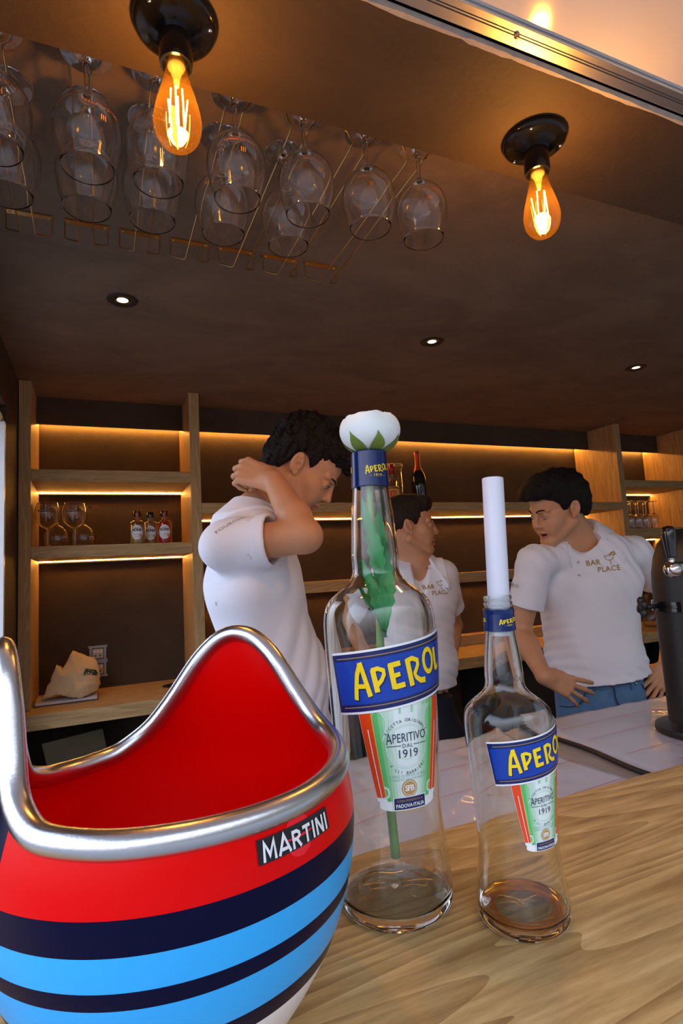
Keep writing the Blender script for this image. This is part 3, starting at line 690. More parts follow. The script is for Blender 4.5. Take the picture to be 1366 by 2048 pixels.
    D(rect(-0.0770*k, 0.0770*k, -0.0273*k, 0.0273*k, 40), zb_, 0.0018, 2, rot, dx)
    D(rect(-0.0740*k, 0.0740*k, -0.0205*k, 0.0205*k, 40), zb_, 0.0020, 1, rot, dx)
    for s in (-1, 1): D(rect(-0.0700*k, 0.0700*k, s*0.0232*k-0.0005*k, s*0.0232*k+0.0005*k, 40), zb_, 0.0020, 4, rot, dx)
    for q in range(-14, 15): D(rect(-0.0735*k, 0.0735*k, q*0.0014*k-0.0001*k, q*0.0014*k+0.0001*k, 30), zb_, 0.0021, 2, rot, dx)
    v, f = aperol(0.0310*k); v[:, 0] *= 0.100*k/(v[:, 0].max()-v[:, 0].min())
    decal(b, v+np.array([0.0010, -0.0012])*k, f, c, rf, th0+(dx-.006*k)/rf(zb_), zb_-0.0005*k, 0.0022, 2, rot=rot)
    decal(b, v, f, c, rf, th0+(dx-.006*k)/rf(zb_), zb_, 0.0025, 3, rot=rot)
    b.make('front_label', LMATS, parent)
def bottle(name, c, prof, base_t, k, th0, lab, cap, oz=0.0, wall=0.0028):
    r = empty(name, c); tag(r, lab, 'bottle')
    P1 = [tuple(q) for q in sm(prof, 4)]
    inner = [(max(0.001, q[0]-wall), q[1]) for q in P1 if q[1] > base_t+0.004][::-1]
    full = [(0.0002, 0.006*k)]+[(P1[0][0]*0.6, 0.0045*k), (P1[0][0]*0.93, 0.0)]+P1+inner+[(inner[-1][0]-0.003, base_t+0.001), (inner[-1][0]*0.6, base_t+0.004*k), (0.0002, base_t+0.007*k)]
    autosmooth(B().lathe([(q[0], q[1]+0.0006) for q in full], c, n=96).make('glass_body', M_GL, r), 55)
    rf = rfun_from([(q[0], q[1]+0.0006) for q in P1])
    label(r, c, rf, k, th0, oz)
    # collar band round the neck
    z0, z1 = cap; b = B()
    b.lathe([(rf(z0)+0.0002, z0), (rf(z0)+0.0011, z0+0.0005)]+[(rf(z)+0.0011, z) for z in np.linspace(z0+0.001, z1-0.001, 6)]+[(rf(z1)+0.0002, z1)], c, n=64, m=0)
    if name == 'large_bottle': pass
    for an in (-92, -92+130, -92-130):
        zz = z0+(z1-z0)*0.44; hgt = (z1-z0)*0.22
        v, f = aperol(hgt); v[:, 0] *= rf(zz)*1.35/(v[:, 0].max()-v[:, 0].min())
        decal(b, v, f, c, rf, math.radians(an), zz+hgt*0.1, 0.0016, 1, rot=0.10)
        v, f = text_mesh('– 1919 –', hgt*0.55); decal(b, v, f, c, rf, math.radians(an), zz-hgt*0.75, 0.0016, 1)
    b.make('neck_band', [pbr('band_blue', (0.002, 0.014, 0.10), 0.2, spec=0.4, coat=0.15), LM[3]], r, False)
    # raised letters near the foot
    b = B(); v, f = text_mesh('APEROL', 0.022*k, space=1.1, off=0.0003)
    decal(b, v, f, c, rf, math.radians(-62), 0.043*k, 0.0007)
    v, f = text_mesh('BARBIERI', 0.018*k, space=1.1); decal(b, v, f, c, rf, math.radians(-75), 0.021*k, 0.0007)
    b.make('raised_lettering', M_TG, r)
    return r, rf
BIG = [(0.0530, 0.0008), (0.0568, 0.006), (0.0575, 0.016), (0.0568, 0.034), (0.0552, 0.052), (0.0530, 0.075), (0.0524, 0.093), (0.0532, 0.125), (0.0545, 0.160), (0.0560, 0.192), (0.0574, 0.229), (0.0586, 0.262), (0.0585, 0.282), (0.0560, 0.295), (0.0505, 0.3045), (0.0420, 0.3115), (0.0330, 0.3185), (0.0272, 0.3260), (0.0249, 0.3340), (0.0253, 0.3480), (0.0243, 0.366), (0.0229, 0.390), (0.0212, 0.407), (0.0197, 0.4215), (0.0188, 0.441), (0.0182, 0.4600)]
c1 = (0.2730, 0.545, ZK)
big, rf1 = bottle('large_bottle', c1, BIG, 0.010, 1.0, math.radians(-95.5), 'tall clear bottle with blue and yellow label holding a white artificial rose', (0.4225, 0.4615))
SML = [(0.0400, 0.0008), (0.0422, 0.006), (0.0424, 0.016), (0.0412, 0.030), (0.0396, 0.042), (0.0376, 0.060), (0.0376, 0.082), (0.0384, 0.100), (0.0394, 0.118), (0.0408, 0.140), (0.0420, 0.160), (0.0425, 0.178), (0.0405, 0.190), (0.0345, 0.1975), (0.0265, 0.2040), (0.0210, 0.2095), (0.0186, 0.2160), (0.0186, 0.2240), (0.0180, 0.2340), (0.0166, 0.2480), (0.0150, 0.2600), (0.0141, 0.2720), (0.0138, 0.2820), (0.0138, 0.2860), (0.0146, 0.2880), (0.0136, 0.2900), (0.0143, 0.2930), (0.0133, 0.2955), (0.0140, 0.2985), (0.0134, 0.3010)]
c2 = (0.3665, 0.464, ZK)
sml, rf2 = bottle('small_bottle', c2, SML, 0.008, 0.655, math.radians(-88.5), 'smaller clear bottle with blue and yellow label and a white candle in its neck', (0.2670, 0.2885), oz=0.005, wall=0.0022)
M_LIQ = pbr('amber_residue', (0.95, 0.36, 0.03), 0.05, trans=0.9, ior=1.34)
o = B().lathe([(0.026, 0.0110), (0.034, 0.0106), (0.0386, 0.0102), (0.0390, 0.0120), (0.0388, 0.0150), (0.0378, 0.0150), (0.0362, 0.0128), (0.031, 0.0116), (0.026, 0.0110)], c2, n=64).make('liquid_residue', M_LIQ, sml); autosmooth(o, 60)
# candle
p0 = np.array([c2[0], c2[1], ZK+0.262]); 
ax = np.array([0.0085, 0.002, 0.136+0.030]); ax /= np.linalg.norm(ax)
R_ = Vector((0, 0, 1)).rotation_difference(Vector(ax)).to_matrix()
R_ = np.array([[R_[i][j] for j in range(3)] for i in range(3)])
o = B().lathe([(0.0002, 0), (0.0103, 0), (0.0108, 0.001), (0.0108, 0.158), (0.0104, 0.159), (0.0086, 0.1588), (0.0080, 0.150), (0.0002, 0.150)], p0, n=40, R=R_).make('candle', pbr('white_wax', (0.66, 0.67, 0.76), 0.38, sub=0.15), None, True)
autosmooth(o, 40); tag(o, 'straight white hollow candle standing in the neck of the smaller bottle', 'candle')

# artificial rose
M_PET = pbr('white_petal', (0.88, 0.92, 0.90), 0.55, sub=0.1, var=0.04); M_PETC = pbr('cream_petal', (0.82, 0.84, 0.55), 0.55)
M_LEAF = pbr('sepal_green', (0.17, 0.26, 0.035), 0.5, var=0.3, vscale=60); M_LF = pbr('leaf_green', (0.02, 0.36, 0.09), 0.45, var=0.35, vscale=60)
def rose():
    c = np.array([c1[0]+0.0035, c1[1], ZK+0.4625]); r = empty('artificial_rose', c); tag(r, 'white artificial rose with green sepals standing in the tall bottle', 'flower')
    rr = random.Random(2)
    def petal(a0, span, R, z0, z1, lean, m, wav):
        b = B(); nu, nv = 14, 12; v = []
        for side in (0, 1):
            for j in range(nv+1):
                t = j/nv; ph = -math.pi/2+t*(math.pi/2+lean)
                for i in range(nu+1):
                    u = i/nu*2-1; top = 1-0.28*u*u; z = (0.5+0.5*math.sin(ph*top if ph > 0 else ph))
                    rad = R*math.cos(ph*top if ph > 0 else ph)*(1+0.02*u*u)+0.0015
                    rad += wav*math.sin(3*u+a0*5)*t*t + (0.0011 if side == 0 else 0)
                    zz = z0+(z1-z0)*z+0.0007*math.sin(7*u+a0*3)*t
                    a = a0+u*span/2*(0.35+0.65*min(1, t*2.2))
                    v.append((c[0]+rad*math.cos(a), c[1]+rad*math.sin(a), c[2]+zz))
        n1 = (nu+1)*(nv+1)
        f = []
        for j in range(nv):
            for i in range(nu):
                a_ = j*(nu+1)+i; q = (a_, a_+1, a_+nu+2, a_+nu+1); f.append(q); f.append(tuple(x+n1 for x in q[::-1]))
        b.add(v, f); b.make('petal', m, r, True)
    for k in range(5): petal(k*1.257+0.2, 1.9, 0.0305, -0.002, 0.0480, 0.62, M_PET, 0.0014)
    for k in range(5): petal(k*1.257+0.8, 1.8, 0.0262, 0.000, 0.0520, 0.58, M_PET, 0.0017)
    for k in range(5): petal(k*1.257+0.4, 1.6, 0.0205, 0.002, 0.0530, 0.52, M_PET, 0.0018)
    for k in range(4): petal(k*1.57+1.0, 1.7, 0.0148, 0.004, 0.0520, 0.45, M_PETC, 0.0018)
    for k in range(3): petal(k*2.1, 2.1, 0.0085, 0.006, 0.0510, 0.3, M_PETC, 0.0006)
    for an, hgt in ((-158, 0.030), (-103, 0.0255), (-48, 0.026), (12, 0.027), (75, 0.03), (140, 0.03)):
        b = B(); v = []; n = 10; a0 = math.radians(an)
        for side in (0.0014, 0.0004):
            for j in range(n+1):
                t = j/n; ph = -math.pi/2+t*1.45; wd = 0.42*math.sin(math.pi*min(1, 0.25+0.75*t))**0.8*(1-t**3)
                rad = 0.0312*math.cos(ph)+side+0.0012; z = 0.024*(1+math.sin(ph))-0.003
                for u in (-1, -0.5, 0, 0.5, 1): v.append((c[0]+rad*math.cos(a0+u*wd+0.10*math.sin(t*3)), c[1]+rad*math.sin(a0+u*wd+0.10*math.sin(t*3)), c[2]+z*hgt/0.028))
        k = 5*(n+1); f = []
        for j in range(n):
            for i in range(4): a_ = 5*j+i; f += [(a_, a_+1, a_+6, a_+5), (a_+5+k, a_+6+k, a_+1+k, a_+k)]
        b.add(v, f).make('sepal', M_LEAF, r, True)
    x0, y0 = c1[0], c1[1]
    zr = lambda z: ZK+z
    st = sm([(c[0], c[1], zr(0.463)), (x0-0.002, y0, zr(0.40)), (x0+0.004, y0+0.002, zr(0.33)), (x0+0.002, y0+0.004, zr(0.25)), (x0-0.001, y0+0.002, zr(0.15)), (x0+0.005, y0+0.004, zr(0.040))], 8)
    B().tube(st, np.linspace(0.0036, 0.0048, len(st)), 12).make('stem', pbr('stem_green', (0.22, 0.42, 0.10), 0.5, var=0.3, vscale=50), r, True)
    # leaves pressed into the neck
    def leaf(base, tip, wd, nrm):
        base, tip, nrm = [np.array(q, float) for q in (base, tip, nrm)]; d_ = tip-base; L_ = np.linalg.norm(d_); d_ /= L_; s_ = np.cross(d_, nrm); s_ /= np.linalg.norm(s_); nn = np.cross(s_, d_)
        n = 16; v = []
        for off in (0.0003, -0.0003):
            for j in range(n+1):
                t = j/n; w_ = wd*math.sin(math.pi*t**0.8)**0.8*(1+0.16*(1 if j % 2 else -1)*(0.2 < t < 0.97))
                for u in (-1, -0.5, 0, 0.5, 1):
                    p = base+d_*L_*t+s_*u*w_+nn*(abs(u)*0.004+0.004*math.sin(t*5)+off+0.0015*math.sin(u*4+t*9)); v.append(p)
        k = 5*(n+1); f = []
        for j in range(n):
            for i in range(4): a_ = 5*j+i; f += [(a_, a_+1, a_+6, a_+5), (a_+5+k, a_+6+k, a_+1+k, a_+k)]
        B().add(v, f).make('leaf', M_LF, r, True)
    leaf((x0+0.003, y0-0.001, zr(0.310)), (x0-0.013, y0-0.004, zr(0.412)), 0.0085, (0, -1, 0.1))
    leaf((x0+0.005, y0+0.004, zr(0.335)), (x0+0.011, y0+0.004, zr(0.402)), 0.0075, (-0.3, -1, 0))
    leaf((x0+0.004, y0-0.003, zr(0.268)), (x0-0.018, y0-0.006, zr(0.345)), 0.012, (0.2, -1, 0.3))
    leaf((x0+0.003, y0-0.002, zr(0.270)), (x0+0.013, y0-0.006, zr(0.365)), 0.009, (-0.2, -1, 0.1))
    leaf((x0+0.003, y0-0.003, zr(0.262)), (x0-0.022, y0-0.008, zr(0.316)), 0.009, (0.4, -0.8, 0.6))
rose()

# ------------------------------------------------------------------ covered sink top and beer tower
ZF_, YE = 0.95, 1.305
M_PFILM = pbr('printed_film', (0.46, 0.48, 0.56), 0.28, coat=0.3, bump=0.5, bscale=9, var=0.08, vscale=5)
M_RPR = pbr('film_print', (0.45, 0.05, 0.07), 0.5); M_STL = pbr('stainless_steel', (0.36, 0.33, 0.30), 0.4, 0.35, var=0.2, vscale=30)
def film_sheet(name, x0f, x1f, y0, y1, lab, lines):
    nx, ny = 70, 60; v = []
    for j in range(ny+1):
        y = y0+(y1-y0)*j/ny
        for i in range(nx+1):
            x = x0f(y)+(x1f(y)-x0f(y))*i/nx
            e = 0.0015*math.sin(31*x+9*y)*math.sin(23*y-7*x)+0.0016*abs(math.sin(38*x+29*y+2*math.sin(9*y)))-0.0011*abs(math.sin(51*y-24*x+3*math.sin(7*x)))
            v.append((x, y, ZF_+max(0, 0.0016+e)))
    f = [(j*(nx+1)+i, j*(nx+1)+i+1, (j+1)*(nx+1)+i+1, (j+1)*(nx+1)+i) for j in range(ny) for i in range(nx)]
    # folded rim all round: goes down
    n0 = len(v); rim = [i for i in range(nx+1)]+[(j+1)*(nx+1)-1 for j in range(1, ny+1)]+[ny*(nx+1)+i for i in range(nx-1, -1, -1)]+[j*(nx+1) for j in range(ny-1, 0, -1)]
    for i in rim: v.append((v[i][0], v[i][1], ZF_-0.032))
    for k in range(len(rim)): f.append((rim[(k+1) % len(rim)], rim[k], n0+k, n0+(k+1) % len(rim)))
    mi = [0]*len(f)
    b = B().add(v, f)
    for (pts, w_) in lines:
        v2, f2 = ribbon(sm(pts, 4), w_); b.add([(q[0], q[1], ZF_+0.0052) for q in v2], f2, 1)
    o = b.make(name, [M_PFILM, M_RPR], None, True); tag(o, lab, 'worktop', None)
    return o
rl = random.Random(4); lines = []
def scr(x, y, n=5, s=0.012):
    q = [(x, y)]
    for _ in range(n): q.append((q[-1][0]+rl.uniform(-s, s), q[-1][1]+rl.uniform(-s, s)*0.7))
    return q
e0 = atz(1102, 1507, ZF_); e1 = atz(1243, 1556, ZF_); e2 = atz(1100, 1462, ZF_); e3 = atz(1312, 1542, ZF_)
lx = lambda y: float(np.interp(y, [e1[1], e0[1], YE], [e1[0], e0[0], e0[0]+0.01]))
rx = lambda y: float(np.interp(y, [e3[1], e2[1], YE], [e3[0], e2[0], e2[0]-0.01]))
LL, RL = [], []
for y in (0.75, 0.87, 1.0, 1.12, 1.22): LL.append(([(0.30, y-0.02), (0.6, y-0.01), (0.97, y+0.012)], 0.0016))
for k in range(5): LL.append((scr(0.45+0.11*k, 0.78+0.09*k), 0.0014))
LL.append(([(0.58+0.03*math.cos(t), 0.845+0.02*math.sin(t)) for t in np.linspace(0, 6.1, 12)], 0.0014))
LL.append(([(0.78+0.03*math.cos(t), 0.83+0.02*math.sin(t)) for t in np.linspace(0, 6.1, 12)], 0.0014))
for y in (0.80, 0.98, 1.10, 1.20): RL.append(([(rx(y)+0.02, y), (1.5, y+0.01), (2.1, y-0.01)], 0.0016))
for k in range(6): RL.append((scr(1.17+0.08*k, 0.90+0.055*k), 0.0015))
RL.append(([(1.55+0.03*math.cos(t), 1.13+0.02*math.sin(t)) for t in np.linspace(0, 6.1, 12)], 0.0014))
film_sheet('sink_top', lambda y: 0.02, lx, 0.662, YE, 'lower worktop wrapped in white printed film, the part behind the two bottles', LL)
film_sheet('sink_top', rx, lambda y: 2.6, 0.662, YE, 'lower worktop wrapped in white printed film, the part under the beer tower', RL)
v = []
for y in np.linspace(0.665, YE-0.002, 14): v += [(lx(y)+0.001, y, ZF_-0.011), (lx(y)+0.001, y, ZF_-0.03), (rx(y)-0.001, y, ZF_-0.03), (rx(y)-0.001, y, ZF_-0.011)]
f = [(4*i+k, 4*i+4+k, 4*i+4+(k+1) % 4, 4*i+(k+1) % 4) for i in range(13) for k in range(4)]+[(0, 1, 2, 3), (55, 54, 53, 52)]
o = ob_mesh('drain_strip', v, f, M_STL); tag(o, 'worn steel strip in the gap between the two film covered worktops', 'strip')
b = B(); gap_path = sm([(rx(y)-0.014-0.005*math.sin(y*22), y, ZF_-0.0050) for y in np.linspace(0.67, YE-0.01, 14)], 3)
b.tube(gap_path, 0.0058, 8); o = b.make('gap_shade_tube', M_BLKM, None, True); tag(o, 'added black tube standing in for the shadow in the gap along the steel strip', 'shade tube')  # added black tube, stands in for the shadow under the torn film edge
o = B().box((0.01, 0.664, 0.02), (2.6, 1.27, ZF_-0.034)).make('under_counter_cabinet', M_DARK); tag(o, 'dark cabinet under the film covered worktops', 'cabinet')
def tower():
    cx, cy, R0 = 1.395, 1.0, 0.082; z0 = ZF_+0.004
    r = empty('beer_tower', (cx, cy, z0)); tag(r, 'matt black round beer tower with clamp ring at the right edge', 'beer tower')
    b = B().lathe([(0.0002, 0), (0.108, 0), (0.110, 0.003), (0.108, 0.014), (0.090, 0.018), (0.0765, 0.024), (0.0765, 0.10), (0.080, 0.29), (0.0815, 0.36), (0.079, 0.40), (0.071, 0.44), (0.058, 0.475), (0.038, 0.498), (0.016, 0.508), (0.0002, 0.510)], (cx, cy, z0), n=72)
    autosmooth(b.make('column', M_BLKM, r), 45)
    b = B().lathe([(0.080, 0.302), (0.0865, 0.302), (0.0865, 0.3115), (0.0835, 0.3125), (0.0835, 0.3165), (0.0865, 0.3175), (0.0865, 0.327), (0.080, 0.327)], (cx, cy, z0), n=72)
    autosmooth(b.make('clamp_ring', M_BLK, r), 30)
    a = math.radians(157); dx, dy = math.cos(a), math.sin(a)
    kb = B(); kc = np.array([cx+dx*0.122, cy+dy*0.122, z0+0.3145])
    kb.tube([(cx+dx*0.082, cy+dy*0.082, z0+0.3145), kc], 0.006, 12)
    for q in range(4):
        t = q*math.pi/2+0.4; kb.sphere(kc+np.array([-dy*math.cos(t)*0.011, dx*math.cos(t)*0.011, math.sin(t)*0.016]), 0.0105, 8, sc_=(0.9, 0.9, 1.1))
    kb.sphere(kc, 0.013, 10); kb.make('clamp_knob', M_BLKM, r, True)
    hb = at(1345, 1116, 0.90)
    hp = B(); ctr = np.array([hb[0]-0.004, hb[1], hb[2]])
    t_ = B().lathe([(0.0002, 0), (0.0088, 0), (0.0095, 0.004), (0.0125, 0.030), (0.0152, 0.052), (0.0150, 0.064), (0.0110, 0.0725), (0.0002, 0.075)], ctr, n=32).make('tap_handle', M_BLK, r, True)
    b = B().sphere(ctr-np.array([0.000, 0, 0.026]), 0.0195, 14).lathe([(0.008, -0.012), (0.0065, -0.006), (0.0065, -0.001), (0.0090, 0.0)], ctr, n=24)
    b.tube([ctr-np.array([0, 0, 0.026]), np.array([cx-0.03, cy-0.03, ctr[2]-0.02])], 0.014, 14)
    b.make('tap_ball', M_CHR, r, True)
tower()
# ------------------------------------------------------------------ things on the shelves
M_TGW = thin_glass('shelf_glass', (0.97, 0.97, 0.97), 1.5, 0.45)
ZA = 1.5745
BAL = [(0.0002, 0), (0.035, 0.0005), (0.0355, 0.002), (0.015, 0.005), (0.005, 0.011), (0.0042, 0.030), (0.0042, 0.070), (0.008, 0.078), (0.022, 0.086), (0.039, 0.101), (0.049, 0.122), (0.0510, 0.142), (0.0485, 0.162), (0.0435, 0.178), (0.0400, 0.190)]
def balloon(x, y, z, inv, lab, first=[None]):
    if first[0] is None:
        r = empty('balloon_glass', (0, 0, 0)); P1 = sm(BAL, 3)
        inn = [(q[0]-0.0011, q[1]+0.0006) for q in P1 if q[1] > 0.080]
        autosmooth(B().lathe([tuple(q) for q in P1]+[tuple(q) for q in inn[::-1]]+[(0.0003, 0.0805)], n=48).make('glass_body', M_STEM, r, origin=(0, 0, 0)), 50)
        b = B(); rf = rfun_from(BAL[8:])
        for an in (-105,):
            v = [(0.017*math.cos(t)*1.0, 0.0065*math.sin(t)) for t in np.linspace(0, 2*math.pi, 25)[:-1]]; v.append((0, 0))
            decal(b, v, [(i, (i+1) % 24, 24) for i in range(24)], (0, 0, 0), rf, math.radians(an), 0.152, 0.0006, 2)
            vv, ff = rect(-0.021, 0.021, -0.0032, 0.0032, 10); decal(b, vv, ff, (0, 0, 0), rf, math.radians(an), 0.152, 0.0009, 0)
            vv, ff = text_mesh('MARTINI', 0.0075, off=0.0001); decal(b, vv, ff, (0, 0, 0), rf, math.radians(an), 0.152, 0.0012, 1)
            for s in range(5):
                vv, ff = ribbon([((s-2)*0.006, -0.006), ((s-2)*0.005, -0.015+abs(s-2)*0.002)], 0.003); decal(b, vv, ff, (0, 0, 0), rf, math.radians(an), 0.152, 0.0006, 1)
        b.make('print', [pbr('glass_print_black', (0.01, 0.01, 0.015), 0.4), pbr('glass_print_white', (0.6, 0.6, 0.55), 0.4), pbr('glass_print_red', (0.35, 0.01, 0.01), 0.4)], r, origin=(0, 0, 0))
        first[0] = r; g = r
    else: g = copy_tree(first[0])
    g.location = (x, y, z+(0.1912 if inv else 0)); g.rotation_euler = (math.pi if inv else 0, 0, 0 if not inv else math.radians(-150))
    tag(g, lab, 'glass', 'balloon glasses on the left shelf')
balloon(-0.198, 2.69, ZA, False, 'upright balloon glass on the left shelf, against the left upright')
balloon(-0.094, 2.70, ZA, False, 'upright balloon glass on the left shelf, the right one of the two upright')
balloon(-0.170, 2.835, ZA, True, 'balloon glass turned upside down on the left shelf, in the left corner')
balloon(-0.062, 2.835, ZA, True, 'balloon glass turned upside down on the left shelf, nearer the small bottles')

def nona(x, y, liquid, lab, strip, fill):
    r = empty('juice_bottle', (x, y, ZA)); tag(r, lab, 'bottle', 'small round bottles on the left shelf')
    pr_ = [(0.0002, 0.0), (0.030, 0.0), (0.0320, 0.003), (0.0322, 0.094), (0.0305, 0.101), (0.024, 0.106), (0.0145, 0.108), (0.0128, 0.112), (0.0125, 0.134)]
    autosmooth(B().lathe(pr_, (x, y, ZA), n=40).make('glass_body', M_TGW, r), 60)
    ml = pbr('liquid_%s' % liquid[0], liquid[1], 0.15, coat=0.5)
    B().lathe([(0.0002, 0.003), (0.0295, 0.004), (0.0305, 0.008), (0.0305, fill), (0.0002, fill)], (x, y, ZA), n=32).make('liquid', ml, r, True)
    autosmooth(B().lathe([(0.0126, 0.127), (0.0178, 0.127), (0.0180, 0.129), (0.0180, 0.148), (0.0170, 0.150), (0.0002, 0.150)], (x, y, ZA), n=32).make('cap', M_BLK, r), 40)
    b = B(); rf = lambda z: 0.0322+0*z; c = (x, y, ZA); th = math.radians(-99)
    v = [(0.0262*math.cos(t), 0.0325*math.sin(t)) for t in np.linspace(0, 2*math.pi, 37)[:-1]]
    for k in range(5):
        ring = [(q[0]*s, q[1]*s) for s in (k/5, (k+1)/5) for q in v]
        decal(b, ring, [(i, (i+1) % 36, 36+(i+1) % 36, 36+i) for i in range(36)], c, rf, th, 0.053, 0.0004, 0)
    v, f = text_mesh('NONA', 0.018, off=0.0008, space=0.95); v[:, 0] *= 0.043/(v[:, 0].max()-v[:, 0].min()); decal(b, v, f, c, rf, th, 0.064, 0.0008, 1)
    for zz in (0.077, 0.074, 0.045, 0.041, 0.034): vv, ff = rect(-0.010, 0.010, -0.0006, 0.0006, 8); decal(b, vv, ff, c, rf, th, zz, 0.0008, 2)
    ring = [(s*0.005*math.cos(t)+0.016, s*0.007*math.sin(t)-0.014) for s in (0.3, 1) for t in np.linspace(0, 2*math.pi, 17)[:-1]]
    decal(b, ring, [(i, (i+1) % 16, 16+(i+1) % 16, 16+i) for i in range(16)], c, rf, th, 0.053, 0.0008, 3)
    b.make('label', [LM[0], LM[6], pbr('label_grey', (0.25, 0.25, 0.28), 0.5), pbr('label_fruit', (0.6, 0.22, 0.05), 0.5)], r)
    if strip:
        b = B(); v = []
        for (rr_, z) in ((0.0128, 0.104), (0.0134, 0.128), (0.0184, 0.129), (0.0184, 0.1485)):
            for t in (-0.20, 0.0, 0.20): v.append((x+rr_*math.cos(th+0.15+t*0.018/rr_), y+rr_*math.sin(th+0.15+t*0.018/rr_), ZA+z))
        b.add(v, [(3*j+i, 3*j+i+1, 3*j+4+i, 3*j+3+i) for j in range(3) for i in range(2)]).make('seal_strip', pbr('seal_red', (0.55, 0.02, 0.02), 0.4), r)
nona(0.163, 2.685, ('yellow', (0.42, 0.30, 0.09)), 'small bottle of pale yellow drink with red seal on its black cap', True, 0.088)
nona(0.224, 2.735, ('amber', (0.38, 0.20, 0.06)), 'small bottle of amber drink, the one set back between the other two', False, 0.098)
nona(0.281, 2.685, ('red', (0.45, 0.008, 0.012)), 'small bottle of red drink beside the pale yellow and amber ones', True, 0.098)

# middle shelf: liquor bottle, canister, champagne
ZM = 1.7515
p = at(787, 1000, 2.70); x, y = p[0], 2.70
r = empty('liquor_bottle', (x, y, ZM)); tag(r, 'clear squat liquor bottle with red and yellow label and red capsule on the long shelf', 'bottle')
pr_ = [(0.0002, 0), (0.040, 0), (0.043, 0.004), (0.0435, 0.012), (0.0435, 0.085), (0.041, 0.100), (0.030, 0.122), (0.017, 0.140), (0.0125, 0.155), (0.0125, 0.180)]
B().lathe(pr_, (x, y, ZM), n=40).make('glass_body', M_TGW, r, True)
B().lathe([(0.0002, 0.003), (0.040, 0.004), (0.041, 0.085), (0.036, 0.100), (0.0002, 0.100)], (x, y, ZM), n=32).make('liquid', pbr('liquid_gold', (0.35, 0.22, 0.09), 0.15, coat=0.4), r, True)
B().lathe([(0.0126, 0.172), (0.0150, 0.172), (0.0155, 0.200), (0.0150, 0.226), (0.0002, 0.228)], (x, y, ZM), n=24).make('capsule', pbr('capsule_red', (0.35, 0.01, 0.01), 0.3), r, True)
b = B(); rf = lambda z: 0.0436+0*z
vv, ff = rect(-0.030, 0.030, -0.030, 0.030, 10); decal(b, vv, ff, (x, y, ZM), rf, math.radians(-110), 0.052, 0.0005, 0)
vv, ff = rect(-0.021, 0.012, -0.020, 0.018, 10); decal(b, vv, ff, (x, y, ZM), rf, math.radians(-110), 0.056, 0.0008, 1)
for q in (-0.008, 0.0, 0.006): vv, ff = rect(q-0.0016, q+0.0016, -0.012, 0.012, 2); decal(b, vv, ff, (x, y, ZM), rf, math.radians(-112), 0.056, 0.0011, 0)
b.make('label', [pbr('label_amber', (0.70, 0.42, 0.06), 0.5), pbr('label_red', (0.60, 0.01, 0.02), 0.5)], r)
p = at(786, 1000, 2.83); x, y = p[0]+0.01, 2.83
r = empty('glass_canister', (x, y, ZM)); tag(r, 'glass canister with a tan lid behind the liquor bottle', 'canister')
B().lathe([(0.0002, 0), (0.055, 0), (0.057, 0.004), (0.057, 0.228), (0.0545, 0.228), (0.0545, 0.006), (0.0002, 0.005)], (x, y, ZM), n=40).make('jar', M_TGW, r, True)
B().lathe([(0.0002, 0.2283), (0.058, 0.2283), (0.060, 0.232), (0.060, 0.246), (0.057, 0.249), (0.0002, 0.249)], (x, y, ZM), n=40).make('lid', M_OX, r, True)
p = at(840, 1003, 2.74); x, y = p[0], 2.74
r = empty('champagne_bottle', (x, y, ZM)); tag(r, 'dark champagne bottle with orange red foil behind the middle man', 'bottle')
B().lathe([(0.0002, 0), (0.040, 0), (0.0435, 0.005), (0.044, 0.130), (0.043, 0.155), (0.036, 0.180), (0.026, 0.200), (0.0175, 0.222), (0.0148, 0.240), (0.0140, 0.285), (0.0155, 0.287), (0.0155, 0.293), (0.0002, 0.293)], (x, y, ZM), n=40).make('glass_body', pbr('dark_green_glass', (0.004, 0.007, 0.005), 0.08, coat=0.5), r, True)
B().lathe([(0.0182, 0.222), (0.0178, 0.226), (0.0155, 0.242), (0.0150, 0.270), (0.0165, 0.284), (0.0175, 0.296), (0.0160, 0.308), (0.0002, 0.312)], (x, y, ZM), n=24).make('foil', pbr('orange_foil', (0.52, 0.10, 0.03), 0.35, 0.5, bump=0.3, bscale=300), r, True)
B().lathe([(0.0270, 0.199), (0.0235, 0.208), (0.0190, 0.219), (0.0182, 0.223)], (x, y, ZM), n=24).make('neck_label', pbr('foil_red', (0.55, 0.06, 0.02), 0.35, 0.3), r, True)

# stemmed glasses at right, feet up
ZR = 1.5775
W0 = [(0.0002, 0), (0.0300, -0.0005), (0.0310, -0.002), (0.012, -0.005), (0.0042, -0.012), (0.0036, -0.075), (0.0080, -0.084), (0.0205, -0.094), (0.0265, -0.112), (0.0270, -0.135), (0.0248, -0.165), (0.0222, -0.190)]
r0 = empty('wine_glass', (0, 0, 0)); P1 = sm(W0, 2)
autosmooth(B().lathe([tuple(q) for q in P1]+[(q[0]-0.001, q[1]-0.0005) for q in P1 if q[1] < -0.088][::-1]+[(0.0002, -0.0885)], n=28).make('glass_body', M_STEM, r0, origin=(0, 0, 0)), 50)
k = 0
for row, y in enumerate((2.70, 2.79)):
    for i in range(5):
        g = r0 if k == 0 else copy_tree(r0); k += 1
        g.location = (3.225+0.0730*i+0.015*row, y, ZR+0.1912)
        tag(g, 'stemmed glass standing upside down on the right shelf, %s of the %s row' % (('leftmost', 'second from left', 'middle', 'fourth from left', 'rightmost')[i], ('front', 'back')[row]), 'glass', 'stemmed glasses on the right shelf')
